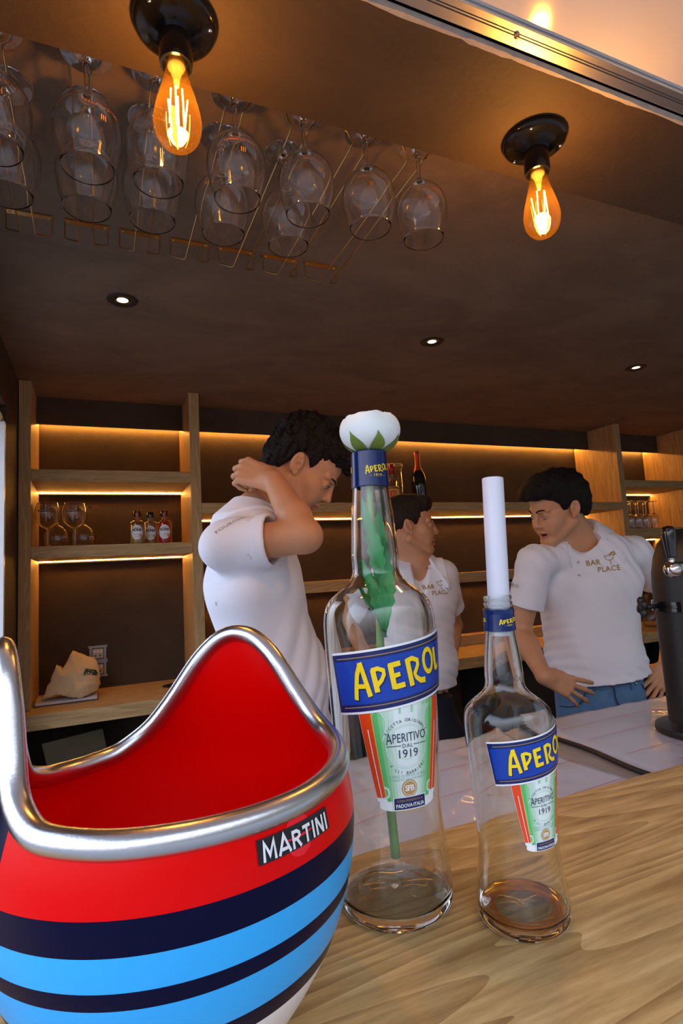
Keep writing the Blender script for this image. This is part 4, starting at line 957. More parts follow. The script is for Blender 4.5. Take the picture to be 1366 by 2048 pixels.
# jar at the right end of the worktop, and a small jug
p = at(1308, 1248, 2.70); x, y = p[0], 2.70
r = empty('storage_jar', (x+0.02, y, 0.9255)); tag(r, 'large glass storage jar with dark rim on the worktop beside the beer tower', 'jar')
c = (x+0.02, y, 0.9255)
B().lathe([(0.0002, 0), (0.070, 0), (0.075, 0.006), (0.085, 0.225), (0.082, 0.225), (0.072, 0.008), (0.0002, 0.006)], c, n=40).make('jar', M_TGW, r, True)
B().lathe([(0.080, 0.2252), (0.090, 0.2252), (0.092, 0.232), (0.088, 0.238), (0.0002, 0.243)], c, n=40).make('lid', M_DARK, r, True)
p = at(1098, 1240, 2.72)
r = empty('swing_top_bottle', (p[0], 2.72, 0.9255)); tag(r, 'clear empty bottle on the back worktop, half hidden behind the right man', 'bottle')
c = (p[0], 2.72, 0.9255)
B().lathe([(0.0002, 0), (0.030, 0), (0.032, 0.004), (0.032, 0.17), (0.024, 0.20), (0.013, 0.23), (0.012, 0.28)], c, n=32).make('glass_body', M_TGW, r, True)
B().sphere((c[0], c[1], c[2]+0.289), 0.012, 8).make('stopper', M_WHT, r, True)

# wall outlet frame, tote bag, papers, phone
r = empty('wall_outlet', (-0.006, 2.95, 0.975)); tag(r, 'uncovered double wall outlet with grey metal frame above the worktop', 'outlet')
x0, z0 = -0.006, 0.975; M_ZN = pbr('zinc_frame', (0.34, 0.36, 0.38), 0.45, 0.6, var=0.2, vscale=80); M_PLS = pbr('outlet_plastic', (0.50, 0.42, 0.34), 0.5)
for j in range(2):
    zc_ = z0+0.039+0.071*j; b = B()
    for (ax_, az_, bx, bz) in ((-0.036, -0.036, 0.036, -0.026), (-0.036, 0.026, 0.036, 0.036), (-0.036, -0.026, -0.026, 0.026), (0.026, -0.026, 0.036, 0.026)):
        b.box((x0+ax_, 2.9445, zc_+az_), (x0+bx, 2.9490, zc_+bz))
    for s in (-1, 1):
        for q in (-1, 1): b.lathe([(0.002, 0), (0.006, 0), (0.006, 0.003), (0.002, 0.003), (0.002, 0)], (x0+s*0.036, 2.949, zc_+q*0.032), n=12, R=((1, 0, 0), (0, 0, -1), (0, 1, 0)))
    b.make('frame', M_ZN, r)
    b = B().box((x0-0.0235, 2.936, zc_-0.022), (x0+0.0235, 2.9489, zc_+0.022), bev=0.002)
    for q in (-0.014, 0, 0.014): b.box((x0+q-0.004, 2.934, zc_+0.006), (x0+q+0.004, 2.9362, zc_+0.016), m=1)
    for q in (-0.010, 0.010): b.lathe([(0.0002, 0), (0.0035, 0), (0.0035, 0.0015), (0.0002, 0.0015)], (x0+q, 2.9358, zc_-0.009), n=12, m=2, R=((1, 0, 0), (0, 0, -1), (0, 1, 0)))
    b.make('socket_insert', [M_PLS, M_WHT, M_BLKM], r)
o = B().box((-0.245, 2.655, 0.9258), (-0.005, 2.80, 0.9305), m=0).box((-0.240, 2.66, 0.9306), (-0.010, 2.80, 0.9375), m=1).make('paper_stack', [pbr('cardboard', (0.12, 0.07, 0.05), 0.7), pbr('white_paper', (0.62, 0.60, 0.66), 0.6)])
tag(o, 'thin stack of white papers and a folder under the cream bag', 'papers')
q = atz(332, 1376, 0.9255)
b = B(); b.box((-0.036, -0.074, 0), (0.036, 0.074, 0.009), m=0, bev=0.003)
v = np.concatenate(b.v); a = math.radians(38); v = np.stack([v[:, 0]*math.cos(a)-v[:, 1]*math.sin(a)+0.335, v[:, 0]*math.sin(a)+v[:, 1]*math.cos(a)+2.72, v[:, 2]+0.9257], 1)
o = ob_mesh('mobile_phone', v, b.f, M_BLK); tag(o, 'black mobile phone lying on the back worktop', 'phone')
# crumpled cotton bag: front sheet, back sheet, folds
def bag():
    S = [(84, 1398, 2.70), (100, 1366, 2.72), (112, 1333, 2.74), (124, 1340, 2.75), (145, 1304, 2.78), (168, 1312, 2.80), (192, 1322, 2.80), (197, 1338, 2.78), (201, 1368, 2.74), (193, 1383, 2.72), (176, 1390, 2.68), (158, 1400, 2.665), (136, 1394, 2.68), (118, 1388, 2.69)]
    I = [(128, 1352, 2.71), (150, 1335, 2.73), (176, 1345, 2.725), (150, 1362, 2.690), (178, 1362, 2.69), (152, 1380, 2.655), (172, 1372, 2.675), (120, 1370, 2.700)]
    ring = [at(*q) for q in S]; inn = [at(*q) for q in I]
    for q in ring+inn: q[2] = max(q[2], 0.939)
    V_ = ring+inn; n = len(S); i = lambda k: n+k
    F_ = [(0, 1, i(7)), (1, 2, i(0)), (1, i(0), i(7)), (2, 3, i(0)), (3, 4, i(1)), (3, i(1), i(0)), (4, 5, i(1)), (5, 6, i(2)), (5, i(2), i(1)), (6, 7, i(2)), (7, 8, i(4)), (7, i(4), i(2)), (8, 9, i(6)), (8, i(6), i(4)), (9, 10, i(6)), (10, 11, i(5)), (10, i(5), i(6)), (11, 12, i(5)), (12, 13, i(7)), (12, i(7), i(3)), (12, i(3), i(5)), (13, 0, i(7)), (i(0), i(1), i(3)), (i(1), i(2), i(4)), (i(1), i(4), i(3)), (i(0), i(3), i(7)), (i(3), i(4), i(6)), (i(3), i(6), i(5))]
    back = [np.array([q[0], min(2.93, q[1]+0.06), q[2]]) for q in ring]; cen = sum(back)/n+np.array([0, 0.05, 0]); m0 = len(V_)
    V_ += back+[cen]
    F_ += [(k, m0+k, m0+(k+1) % n) for k in range(n)]+[(k, m0+(k+1) % n, (k+1) % n) for k in range(n)]+[(m0+k, m0+n, m0+(k+1) % n) for k in range(n)]
    o = ob_mesh('cotton_bag', V_, F_, pbr('cream_cotton', (0.68, 0.52, 0.31), 0.9, var=0.1, bump=0.3, bscale=150), None, True)
    bm = bmesh.new(); bm.from_mesh(o.data); bmesh.ops.recalc_face_normals(bm, faces=bm.faces)
    bmesh.ops.subdivide_edges(bm, edges=bm.edges, cuts=3, use_grid_fill=True, smooth=0.10)
    rr = random.Random(1)
    for vv in bm.verts:
        p = vv.co; vv.co += vv.normal*(0.0030*math.sin(p.x*110+p.z*170)*math.sin(p.z*90-p.x*60)+0.0015*math.sin(p.x*260-p.z*190))
    bm.to_mesh(o.data); bm.free(); o.data.polygons.foreach_set('use_smooth', [True]*len(o.data.polygons))
    tag(o, 'crumpled cream cotton bag with a green print, lying on the left worktop', 'bag')
    me = o.data; bv = BVHTree.FromPolygons([v_.co+o.location for v_ in me.vertices], [list(p.vertices) for p in me.polygons])
    b = B(); base = [(162, 1352), (168, 1337), (192, 1340), (196, 1345), (193, 1352)]
    def drop(px, py, off):
        d_ = Vector(at(px, py, 1.0)-CAMP).normalized(); h = bv.ray_cast(Vector(CAMP), d_)
        return np.array(h[0]+h[1]*off*(1 if h[1].dot(d_) < 0 else -1)) if h[0] else at(px, py, 2.70)
    def patch(pts, m, off):
        c_ = np.mean(pts, 0); v_ = []; K = 4; nn = len(pts)
        for k in range(K+1): v_ += [drop(*(c_+(np.array(p)-c_)*max(k, 0.02)/K), off) for p in pts]
        b.add(v_, [(k*nn+j, k*nn+(j+1) % nn, (k+1)*nn+(j+1) % nn, (k+1)*nn+j) for k in range(K) for j in range(nn)], m)
    patch(base, 0, 0.004); c_ = np.mean(base, 0); patch([tuple(c_+(np.array(p)-c_)*0.82) for p in base], 1, 0.005)
    for q in ((178, 1342), (183, 1345), (176, 1347), (181, 1349)): patch([(q[0]-1.6, q[1]), (q[0], q[1]-1.4), (q[0]+1.6, q[1]), (q[0], q[1]+1.4)], 0, 0.006)
    b.make('print', [pbr('bag_print_white', (0.55, 0.55, 0.48), 0.7), pbr('bag_print_green', (0.01, 0.045, 0.02), 0.7)], o)
bag()
# ------------------------------------------------------------------ people: implicit bodies turned into one surface each
def nrm(v): v = np.asarray(v, float); return v/(np.linalg.norm(v)+1e-12)
class Vol:
    def __init__(s, lo, hi, h):
        s.lo = np.array(lo, float); s.h = h; s.n = np.ceil((np.array(hi)-s.lo)/h).astype(int)+1
        s.F = np.full(s.n, 0.05, np.float32)
    def sub(s, lo, hi, pad):
        a = np.clip(np.floor((np.asarray(lo)-pad-s.lo)/s.h).astype(int), 0, s.n); b = np.clip(np.ceil((np.asarray(hi)+pad-s.lo)/s.h).astype(int)+1, 0, s.n)
        if np.any(b <= a): return None, None
        sl = tuple(slice(a[i], b[i]) for i in range(3))
        g = [s.lo[i]+s.h*np.arange(a[i], b[i], dtype=np.float32) for i in range(3)]
        return sl, np.stack(np.meshgrid(*g, indexing='ij'), -1).astype(np.float32)
    def comb(s, sl, d, k, op):
        F = s.F[sl]
        if op == 'u':
            if k > 0: hh = np.clip(0.5+0.5*(F-d)/k, 0, 1); s.F[sl] = F*(1-hh)+d*hh-k*hh*(1-hh)
            else: s.F[sl] = np.minimum(F, d)
        else:
            d = -d
            if k > 0: hh = np.clip(0.5-0.5*(F-d)/k, 0, 1); s.F[sl] = F*(1-hh)+d*hh+k*hh*(1-hh)
            else: s.F[sl] = np.maximum(F, d)
    def cap(s, a, b, ra, rb, k=0.01, op='u'):
        a = np.asarray(a, float); b = np.asarray(b, float); m = max(ra, rb)
        sl, P = s.sub(np.minimum(a, b)-m, np.maximum(a, b)+m, k+2*s.h+0.004)
        if sl is None: return
        ab = b-a; t = np.clip(((P-a)@ab)/(ab@ab+1e-12), 0, 1)
        d = np.linalg.norm(P-(a+t[..., None]*ab), axis=-1)-(ra+(rb-ra)*t)
        s.comb(sl, d.astype(np.float32), k, op)
    def ell(s, c, r, R=None, k=0.01, op='u'):
        c = np.asarray(c, float); r = np.asarray(r, float); m = r.max()
        sl, P = s.sub(c-m, c+m, k+2*s.h+0.004)
        if sl is None: return
        q = P-c
        if R is not None: q = q@np.asarray(R)
        k0 = np.linalg.norm(q/r, axis=-1); k1 = np.linalg.norm(q/(r*r), axis=-1)+1e-9
        s.comb(sl, (k0*(k0-1)/k1).astype(np.float32), k, op)
    def tor(s, a, b, ra, rb, side, k=0.02, flat0=False, flat1=False, op='u'):
        """elliptic trunk from a to b: radii (across, front) at both ends; side = across direction"""
        a = np.asarray(a, float); b = np.asarray(b, float); ax = nrm(b-a); sd = nrm(side-ax*(np.asarray(side)@ax)); fr = np.cross(ax, sd)
        m = max(ra+rb); sl, P = s.sub(np.minimum(a, b)-m, np.maximum(a, b)+m, k+2*s.h+0.004)
        if sl is None: return
        L = np.linalg.norm(b-a); q = P-a; z = q@ax; t = np.clip(z/L, 0, 1)
        rx = ra[0]+(rb[0]-ra[0])*t; ry = ra[1]+(rb[1]-ra[1])*t
        x = (q@sd)/rx; y = (q@fr)/ry; zz = (z-t*L)/np.minimum(rx, ry)
        e0 = np.sqrt(x*x+y*y+zz*zz); d = (e0-1)*np.minimum(rx, ry)
        if flat0: d = np.maximum(d, -z)
        if flat1: d = np.maximum(d, z-L)
        s.comb(sl, d.astype(np.float32), k, op)
    def cut(s, p, n, k=0.0):
        """remove all on the side the normal points to"""
        sl, P = s.sub(s.lo, s.lo+s.h*s.n, 0)
        s.F = np.maximum(s.F, ((P-np.asarray(p, float))@nrm(n)).astype(np.float32))
    def warp(s, fn):
        band = np.abs(s.F) < 0.03; idx = np.argwhere(band); P = s.lo+idx*s.h
        s.F[band] += fn(P).astype(np.float32)
    def surf(s, it=1):
        F = s.F; n = np.array(F.shape)-1; S = F < 0
        c8 = [S[i:n[0]+i, j:n[1]+j, k:n[2]+k] for i in (0, 1) for j in (0, 1) for k in (0, 1)]
        cnt = sum(c.astype(np.int8) for c in c8); act = (cnt > 0) & (cnt < 8)
        idx = np.argwhere(act); M = len(idx); ids = np.full(act.shape, -1, np.int32); ids[act] = np.arange(M)
        acc = np.zeros((M, 3)); w_ = np.zeros(M)
        cor = [(i, j, k) for i in (0, 1) for j in (0, 1) for k in (0, 1)]
        for p in cor:
            for ax in range(3):
                if p[ax]: continue
                q = list(p); q[ax] = 1
                fa = F[idx[:, 0]+p[0], idx[:, 1]+p[1], idx[:, 2]+p[2]]; fb = F[idx[:, 0]+q[0], idx[:, 1]+q[1], idx[:, 2]+q[2]]
                c = (fa < 0) != (fb < 0); t = np.where(c, fa/(fa-fb+1e-12), 0)
                pt = np.array(p, float)[None]+np.zeros((M, 3)); pt[:, ax] += t
                acc[c] += pt[c]; w_[c] += 1
        V = s.lo+(idx+acc/w_[:, None])*s.h; faces = []
        for ax in range(3):
            a0 = [slice(None)]*3; a1 = [slice(None)]*3; a0[ax] = slice(0, -1); a1[ax] = slice(1, None)
            A = S[tuple(a0)]; Bm = S[tuple(a1)]; e = np.argwhere(A != Bm); u, v = (ax+1) % 3, (ax+2) % 3
            e = e[(e[:, u] > 0) & (e[:, v] > 0) & (e[:, u] < n[u]) & (e[:, v] < n[v])]
            def cell(du, dv): q = e.copy(); q[:, u] += du; q[:, v] += dv; return ids[q[:, 0], q[:, 1], q[:, 2]]
            Q = np.stack([cell(-1, -1), cell(0, -1), cell(0, 0), cell(-1, 0)], 1)
            sgn = A[e[:, 0], e[:, 1], e[:, 2]]; Q[~sgn] = Q[~sgn][:, ::-1]; faces.append(Q[(Q >= 0).all(1)])
        Q = np.concatenate(faces)
        for _ in range(it):
            s_ = np.zeros_like(V); d = np.zeros(len(V))
            for a, b in ((0, 1), (1, 2), (2, 3), (3, 0)):
                for x, y in ((a, b), (b, a)): 
                    for ax in range(3): s_[:, ax] += np.bincount(Q[:, x], V[Q[:, y], ax], len(V))
                    d += np.bincount(Q[:, x], minlength=len(V))
            V = V*0.45+0.55*s_/np.maximum(d, 1)[:, None]
        return V, Q
def quad_mesh(name, V, Q, mats, parent, mi=None, origin=None):
    me = bpy.data.meshes.new(name); origin = np.asarray(origin if origin is not None else V.mean(0), float)
    me.vertices.add(len(V)); me.vertices.foreach_set('co', (V-origin).astype(np.float32).ravel())
    me.loops.add(len(Q)*4); me.loops.foreach_set('vertex_index', Q.astype(np.int32).ravel())
    me.polygons.add(len(Q)); me.polygons.foreach_set('loop_start', np.arange(0, len(Q)*4, 4, dtype=np.int32))
    try: me.polygons.foreach_set('loop_total', np.full(len(Q), 4, np.int32))
    except Exception: pass
    for m in mats: me.materials.append(m)
    if mi is not None: me.polygons.foreach_set('material_index', np.asarray(mi, np.int32))
    me.polygons.foreach_set('use_smooth', np.ones(len(Q), bool))
    me.update(calc_edges=True); me.validate()
    o = bpy.data.objects.new(name, me); COL.objects.link(o); o.parent = parent
    o.location = Vector(origin)-WLOC.get(parent, Vector((0, 0, 0))); WLOC[o] = Vector(origin)
    return o
def waves(P, seed, f, n=6):
    r_ = np.random.RandomState(seed); o = 0
    for _ in range(n):
        k = nrm(r_.randn(3))*f*r_.uniform(.7, 1.4); o = o+np.sin(P@k+r_.uniform(0, 6.28))
    return o/math.sqrt(n)
M_SK = pbr('skin', (0.60, 0.295, 0.155), 0.5, sub=0.05, var=0.08, vscale=25, bump=0.05, bscale=900)
M_LIP_ = pbr('lips', (0.50, 0.17, 0.13), 0.45, var=0.1); M_MOU = pbr('mouth_inside', (0.06, 0.015, 0.012), 0.6)
M_TEE = pbr('teeth', (0.75, 0.70, 0.62), 0.35)
M_HAIR = pbr('dark_brown_hair', (0.007, 0.004, 0.003), 0.7, spec=0.25, var=0.5, vscale=90, bump=0.8, bscale=350)
M_HAIR2 = pbr('brown_hair', (0.018, 0.008, 0.005), 0.65, spec=0.3, var=0.5, vscale=120, bump=0.6, bscale=400)
M_EYE = pbr('eye_white', (0.62, 0.58, 0.55), 0.15); M_IRIS = pbr('iris', (0.05, 0.04, 0.03), 0.1)
M_SHIRT = pbr('white_pique', (0.84, 0.85, 0.93), 0.85, bump=0.25, bscale=700)
M_GOLDP = pbr('gold_print', (0.36, 0.23, 0.05), 0.5); M_GREYP = pbr('grey_print', (0.30, 0.25, 0.20), 0.6)

def head(V, hc, fwd, up_, S=1.0, mouth=0.0, spec_lid=.0032):
    """adds a head to the body volume; returns the frame"""
    f = nrm(fwd); r = nrm(np.cross(f, up_)); u = np.cross(r, f); R = np.stack([r, f, u], 1); hc = np.asarray(hc, float)
    W = lambda x, y, z: hc+R@(np.array([x, y, z])*S)
    E = lambda c, q, k=0.012, op='u', R2=None: V.ell(W(*c), np.array(q)*S, R if R2 is None else R@R2, k*S, op)
    C = lambda a, b, ra, rb, k=0.008, op='u': V.cap(W(*a), W(*b), ra*S, rb*S, k*S, op)
    E((0, -0.018, 0.042), (.073, .092, .080)); E((0, 0.030, 0.048), (.060, .060, .058), .02)
    E((0, 0.030, -0.020), (.057, .058, .062), .02); E((0, 0.038, -0.060), (.042, .045, .040), .02)
    for s in (-1, 1):
        C((s*.055, -.002, -.045), (s*.022, .074, -.088), .019, .016, .016)
        E((s*.042, .054, -.018), (.022, .026, .022), .022); E((s*.030, .072, -.042), (.020, .018, .024), .022)
        C((s*.012, .090, .027), (s*.043, .074, .026), .0095, .008, .010)
        E((s*.031, .0995, .005), (.0165, .0115, .0095), .008, 'd')
        V.ell(W(s*.031, .0775, .005), np.array([.0138]*3)*S, R, .003*S)
        E((s*.031, .0945, .0040), (.0115, .0085, spec_lid), .001, 'd')
        # ear: shell, rim, hollow, lobe
        a = s*0.35; Re = np.array([[math.cos(a), -math.sin(a), 0], [math.sin(a), math.cos(a), 0], [0, 0, 1]]); tl = 0.18; Rt = np.array([[1, 0, 0], [0, math.cos(tl), -math.sin(tl)], [0, math.sin(tl), math.cos(tl)]])
        E((s*.077, -.010, .002), (.0075, .0175, .0290), .004, 'u', Re@Rt)
        E((s*.0865, -.0085, .006), (.0075, .0115, .0195), .001, 'd', Re@Rt)
        E((s*.0790, -.0030, -.003), (.0060, .0065, .0080), .001, 'd', Re@Rt)
        C((s*.0815, -.004, .020), (s*.0800, -.016, .014), .0026, .0026, .002); C((s*.0800, -.016, .014), (s*.0785, -.013, -.008), .0024, .0024, .002)
        E((s*.074, .002, -.0235), (.0048, .0068, .0085), .003)
    E((0, .081, -.090), (.020, .017, .017), .014)
    E((s*.016, .080, -.026), (.016, .016, .018), .014) if s == 1 else None; E((-.016, .080, -.026), (.016, .016, .018), .014)
    C((0, .0890, .020), (0, .1060, -.017), .0085, .0098, .009); E((0, .1085, -.0210), (.0112, .0100, .0092), .005)
    for s in (-1, 1):
        E((s*.0130, .0985, -.0250), (.0075, .0098, .0070), .005); E((s*.0062, .1050, -.0325), (.0030, .0055, .0035), .002, 'd')
    m = mouth
    C((-.019, .086, -.0535), (0, .0975, -.0520), .0042, .0058, .005); C((.019, .086, -.0535), (0, .0975, -.0520), .0042, .0058, .005)
    C((-.017, .085, -.0600-m), (0, .0945, -.0630-m), .0042, .0062, .005); C((.017, .085, -.0600-m), (0, .0945, -.0630-m), .0042, .0062, .005)
    E((0, .098, -.0572-m*.5), (.0190, .016, .0014+m*.62), .0015, 'd')
    return R, hc, S, W
def hair_vol(hc, R, S, h, style):
    lo, hi = hc-0.17*S, hc+0.19*S; V = Vol(lo, hi, h); W = lambda x, y, z: hc+R@(np.array([x, y, z])*S)
    E = lambda c, q, k=0.02, op='u': V.ell(W(*c), np.array(q)*S, R, k*S, op)
    if style == 'curly':
        E((0, -.020, .058), (.082, .100, .084)); E((0, .040, .098), (.066, .066, .044)); E((0, -.050, .070), (.080, .078, .076)); E((0, .080, .090), (.050, .034, .028)); E((0, -.085, .005), (.052, .036, .065)); E((.043, -.055, -.002), (.036, .045, .055)); E((-.043, -.055, -.002), (.036, .045, .055))
    elif style == 'short':
        E((0, -.018, .050), (.0780, .0985, .0860)); E((0, .030, .088), (.062, .062, .040)); E((0, -.080, .000), (.052, .034, .055)); E((0,.060,.108),(.05,.035,.018))
    else:
        E((0, -.020, .054), (.0830, .1010, .0880)); E((0, .035, .100), (.070, .068, .042)); E((.0, -.085, .005), (.060, .036, .070)); E((0, .082, .086), (.056, .030, .026)); E((.05, -.05, .03), (.032, .040, .062)); E((-.05, -.05, .03), (.032, .040, .062))
    loc = lambda P: ((P-hc)@R)/S
    amp, fr = {'curly': (.0062, 150), 'short': (.0012, 240), 'wavy': (.0042, 105)}[style]
    def fn(P):
        q = loc(P); d = -np.abs(waves(P, 11, fr/S, 5))*amp*1.2+waves(P, 5, fr*.45, 4)*amp*.8
        return d
    amp2, fr2_ = {'curly': (.0040, 400), 'short': (.0008, 600), 'wavy': (.0016, 330)}[style]
    V.warp(fn); V.warp(lambda P: -np.abs(waves(P, 77, fr2_, 5))*amp2)
    # cut the face and neck free
    sl, P = V.sub(V.lo, V.lo+V.h*V.n, 0); q = loc(P); x, y, z = q[..., 0], q[..., 1], q[..., 2]
    hairline = {'curly': .068, 'short': .070, 'wavy': .066}[style]
    # boundary height as a function of y: high at the forehead, down over the ears to the nape
    yb = np.array([-.14, -.085, -.045, -.020, .002, .024, .036, .055, .080, .13]); sid = {'curly': .030, 'short': .022, 'wavy': .012}[style]
    zb = np.array([-.060, -.058, -.040 if style == 'curly' else -.030, sid+.002, sid+.004, sid-.022, sid+.014, .052, hairline, hairline+.008])
    bnd = np.interp(y, yb, zb)+0.004*np.sin(x*130)*np.cos(y*90)
    V.F = np.maximum(V.F, ((bnd-z)*0.8*S).astype(np.float32))
    return V
def hand(V, w, fdir, back, thumb_side, curl=(20, 25, 15), spread=8, S=1.0, tcurl=20, k=0.003, curls=None, tdir=None):
    """w wrist, fdir finger direction, back = direction the back of the hand faces, thumb_side = +1/-1 about (fdir x back)"""
    f = nrm(fdir); n = nrm(np.asarray(back)-f*(np.asarray(back)@f)); t = np.cross(f, n)*thumb_side; w = np.asarray(w, float)
    W = lambda a, b, c: w+(f*a+t*b+n*c)*S
    # palm: metacarpal fan
    for b0, b1, L in ((.020, .030, .086), (.006, .010, .090), (-.008, -.010, .085), (-.020, -.028, .076)):
        V.cap(W(.004, b0*.75, 0), W(L, b1, .001), .0150*S, .0112*S, .010*S)
    V.cap(W(.010, .018, -.006), W(.045, .030, -.008), .016*S, .013*S, .010*S)
    bases = ((.030, .088, (.040, .025, .020), .0086, 1.0), (.0100, .093, (.045, .028, .021), .0089, .3), (-.0105, .088, (.042, .026, .021), .0084, -.45), (-.0290, .078, (.033, .020, .018), .0074, -1.3))
    for i, (b, L, seg, r, sp) in enumerate(bases):
        cc = curls[i] if curls else curl; a = math.radians(spread*sp); p = W(L, b, .001); cum = 0
        for j in range(3):
            cum += math.radians(cc[j]); d = f*math.cos(a)*math.cos(cum)+t*math.sin(a)*math.cos(cum)-n*math.sin(cum)
            q = p+d*seg[j]*S; V.cap(p, q, (r-.0006*j)*S, (r-.0006*(j+1)-(.0006 if j == 2 else 0))*S, k*S); p = q
        # nail
    p = W(.020, .026, -.006); d0 = nrm(f*.72+t*.66-n*.22) if tdir is None else nrm(tdir)
    q = p+d0*.040*S; V.cap(p, q, .0150*S, .0110*S, .008*S); d1 = nrm(d0+f*math.sin(math.radians(tcurl))-n*.25); p = q
    q = p+d1*.030*S; V.cap(p, q, .0108*S, .0095*S, k*S); d2 = nrm(d1+f*.25); V.cap(q, q+d2*.022*S, .0094*S, .0078*S, k*S)
def person(spec):
    nm = spec; root = empty('person', (spec['pel'][0], spec['pel'][1], 0)); tag(root, spec['label'], 'person')
    J = {k: np.asarray(v, float) for k, v in spec.items() if k in ('pel', 'waist', 'chest', 'neck', 'sR', 'sL', 'eR', 'eL', 'wR', 'wL', 'head')}
    side = nrm(spec['side']); upv = np.array([0, 0, 1.0]); fr = nrm(spec['front']); h = 0.0023
    pts = np.array([J[k] for k in ('head', 'sR', 'sL', 'eR', 'eL', 'wR', 'wL', 'chest')])
    V = Vol(pts.min(0)-0.16, pts.max(0)+0.16, h)
    hs = spec.get('hs', 1.0)
    R, hc, S, W = head(V, J['head'], spec['hf'], spec['hu'], hs, spec.get('mouth', 0), spec.get('lid', .0032))
    nb = J['neck']; V.cap(W(0, -.030, -.030), nb+fr*0.002, .050, .057, .018); V.cap(W(0, .006, -.045), nb+fr*0.022, .030, .040, .018)
    V.cap(nb, (J['sR']*.62+nb*.38), .056, .040, .03); V.cap(nb, (J['sL']*.62+nb*.38), .056, .040, .03)
    V.tor(J['chest'], nb-upv*0.06, (.125, .085), (.090, .065), side, .03)
    for s in ('R', 'L'):
        sh, el, wr = J['s'+s], J['e'+s], J['w'+s]; ar = spec.get('ar', 1.0); V.cap(sh, el, .047*ar, .038*ar, .02)
        mid = el*0.66+wr*0.34; V.cap(el, mid, .0375, .0385, .015); V.cap(mid, wr, .0385, .0255, .015)
        ht = spec['h'+s]; V.cap(wr, wr+nrm(ht['f'])*.02, .0262, .0250, .012)
        if 'bulge' in spec.get('x'+s, ''): pass
        hand(V, wr+nrm(ht['f'])*.012, ht['f'], ht['b'], ht['t'], **{k: v for k, v in ht.items() if k not in 'fbt'})
        V.ell(el-nrm((sh+wr)/2-el)*0.006, (.024, .024, .024), None, .015)
    v, q = V.surf(1)
    c = v[q].mean(1); lc = ((c-hc)@R)/S; mi = np.zeros(len(q), int); m = spec.get('mouth', 0)
    xx, yy, zz = lc[:, 0], lc[:, 1], lc[:, 2]
    lip = (np.abs(xx) < .0225) & (yy > .080) & (zz > -.0695-m) & (zz < -.0475) & (np.abs(zz+.0585+m/2)+np.abs(xx)*.28 < .0105+m/2)
    mi[lip] = 1; mi[lip & (np.abs(zz+.0572+m*.5) < (.0010+m*.55)*(1-(np.abs(xx)/.0195)**2)) & (yy < .0945-np.abs(xx)*.2)] = 2
    quad_mesh('body', v, q, [M_SK, M_LIP_, M_MOU], root, mi)
    # face details
    for s in (-1, 1):
        b = B(); ec = W(s*.031, .0782, .0045); RR = R
        b.sphere(ec, .0125*hs, 14, 0)
        gz = nrm(R@np.array([spec.get('gaze', 0), 1.0, spec.get('gz', -.05)])); b.sphere(ec+gz*.0070*hs, .0065*hs, 10, 1)
        b.make('eye', [M_EYE, M_IRIS], root, True)
        b = B(); pts_ = [W(s*.011, .0990, .0235), W(s*.020, .0975, .0285), W(s*.032, .0915, .0300), W(s*.044, .0800, .0260)]
        b.tube(sm(pts_, 5), np.interp(np.linspace(0, 1, 16), [0, .2, .7, 1], [.0018, .0026, .0024, .0008])*hs, 8); b.make('eyebrow', spec['hairmat'], root, True)
        b = B(); pts_ = [W(s*.0195, .0890, .0040), W(s*.024, .0925, .0082), W(s*.031, .0938, .0092), W(s*.038, .0910, .0078), W(s*.0425, .0865, .0040)]
        b.tube(sm(pts_, 4), .0009*hs, 6); b.make('eyelashes', spec['hairmat'], root, True)
    if m > 0.003:
        b = B(); b.tube([W(-.012, .0865, -.0555), W(0, .0905, -.0555), W(.012, .0865, -.0555)], .0026*hs, 8); b.make('teeth', M_TEE, root, True)
    hv = hair_vol(hc, R, S, 0.0026, spec['hair']); v, q = hv.surf(1); quad_mesh('hair', v, q, [spec['hairmat']], root)
    # shirt
    hem, hn = np.asarray(spec['hem'], float), nrm(spec['hemn'])
    pts = np.array([J[k] for k in ('sR', 'sL', 'pel', 'chest', 'neck')]+[J['sR']*.3+J['eR']*.7, J['sL']*.3+J['eL']*.7]); V = Vol(pts.min(0)-[.2, .2, .08], pts.max(0)+[.2, .2, .12], 0.0036)
    cw, cd_ = spec.get('cw', .168), spec.get('cd', .112); ww, wd = spec.get('ww', .150), spec.get('wd', .108)
    V.tor(J['chest'], J['waist'], (cw, cd_), (ww, wd), side, .03); V.tor(J['waist'], J['pel'], (ww, wd), (spec.get('pw', .165), spec.get('pd', .120)), side, .05)
    V.tor(J['chest']+(J['neck']-J['chest'])*.62, J['chest'], (cw*.96, cd_*.84), (cw, cd_), side, .04)
    for s in ('R', 'L'):
        sh, el = J['s'+s], J['e'+s]; L = np.linalg.norm(el-sh); ad_ = (el-sh)/L; sl_ = spec.get('sl'+s, .19)
        sr = spec.get('sr', .058); V.cap(nb-upv*.030+(sh-nb)*.25, sh, .050, sr*.92, .035)
        V.tor(sh, sh+ad_*sl_, (sr, sr), (sr*1.10, sr*1.04), np.cross(ad_, fr)+1e-3, .03, flat1=True)
    V.warp(lambda P: spec['fold'](P, J))
    for s in ('R', 'L'):
        sh, el = J['s'+s], J['e'+s]; L = np.linalg.norm(el-sh); ad_ = (el-sh)/L; sl_ = spec.get('sl'+s, .19)
        V.tor(sh+ad_*(sl_-.028), sh+ad_*sl_, (sr*1.11, sr*1.05), (sr*1.13, sr*1.07), np.cross(ad_, fr)+1e-3, .0, flat0=True, flat1=True)
        V.tor(sh+ad_*(sl_-.035), sh+ad_*(sl_+.04), (sr*.97, sr*.92), (sr*.99, sr*.94), np.cross(ad_, fr)+1e-3, .002, op='d')
    F0 = V.F.copy()
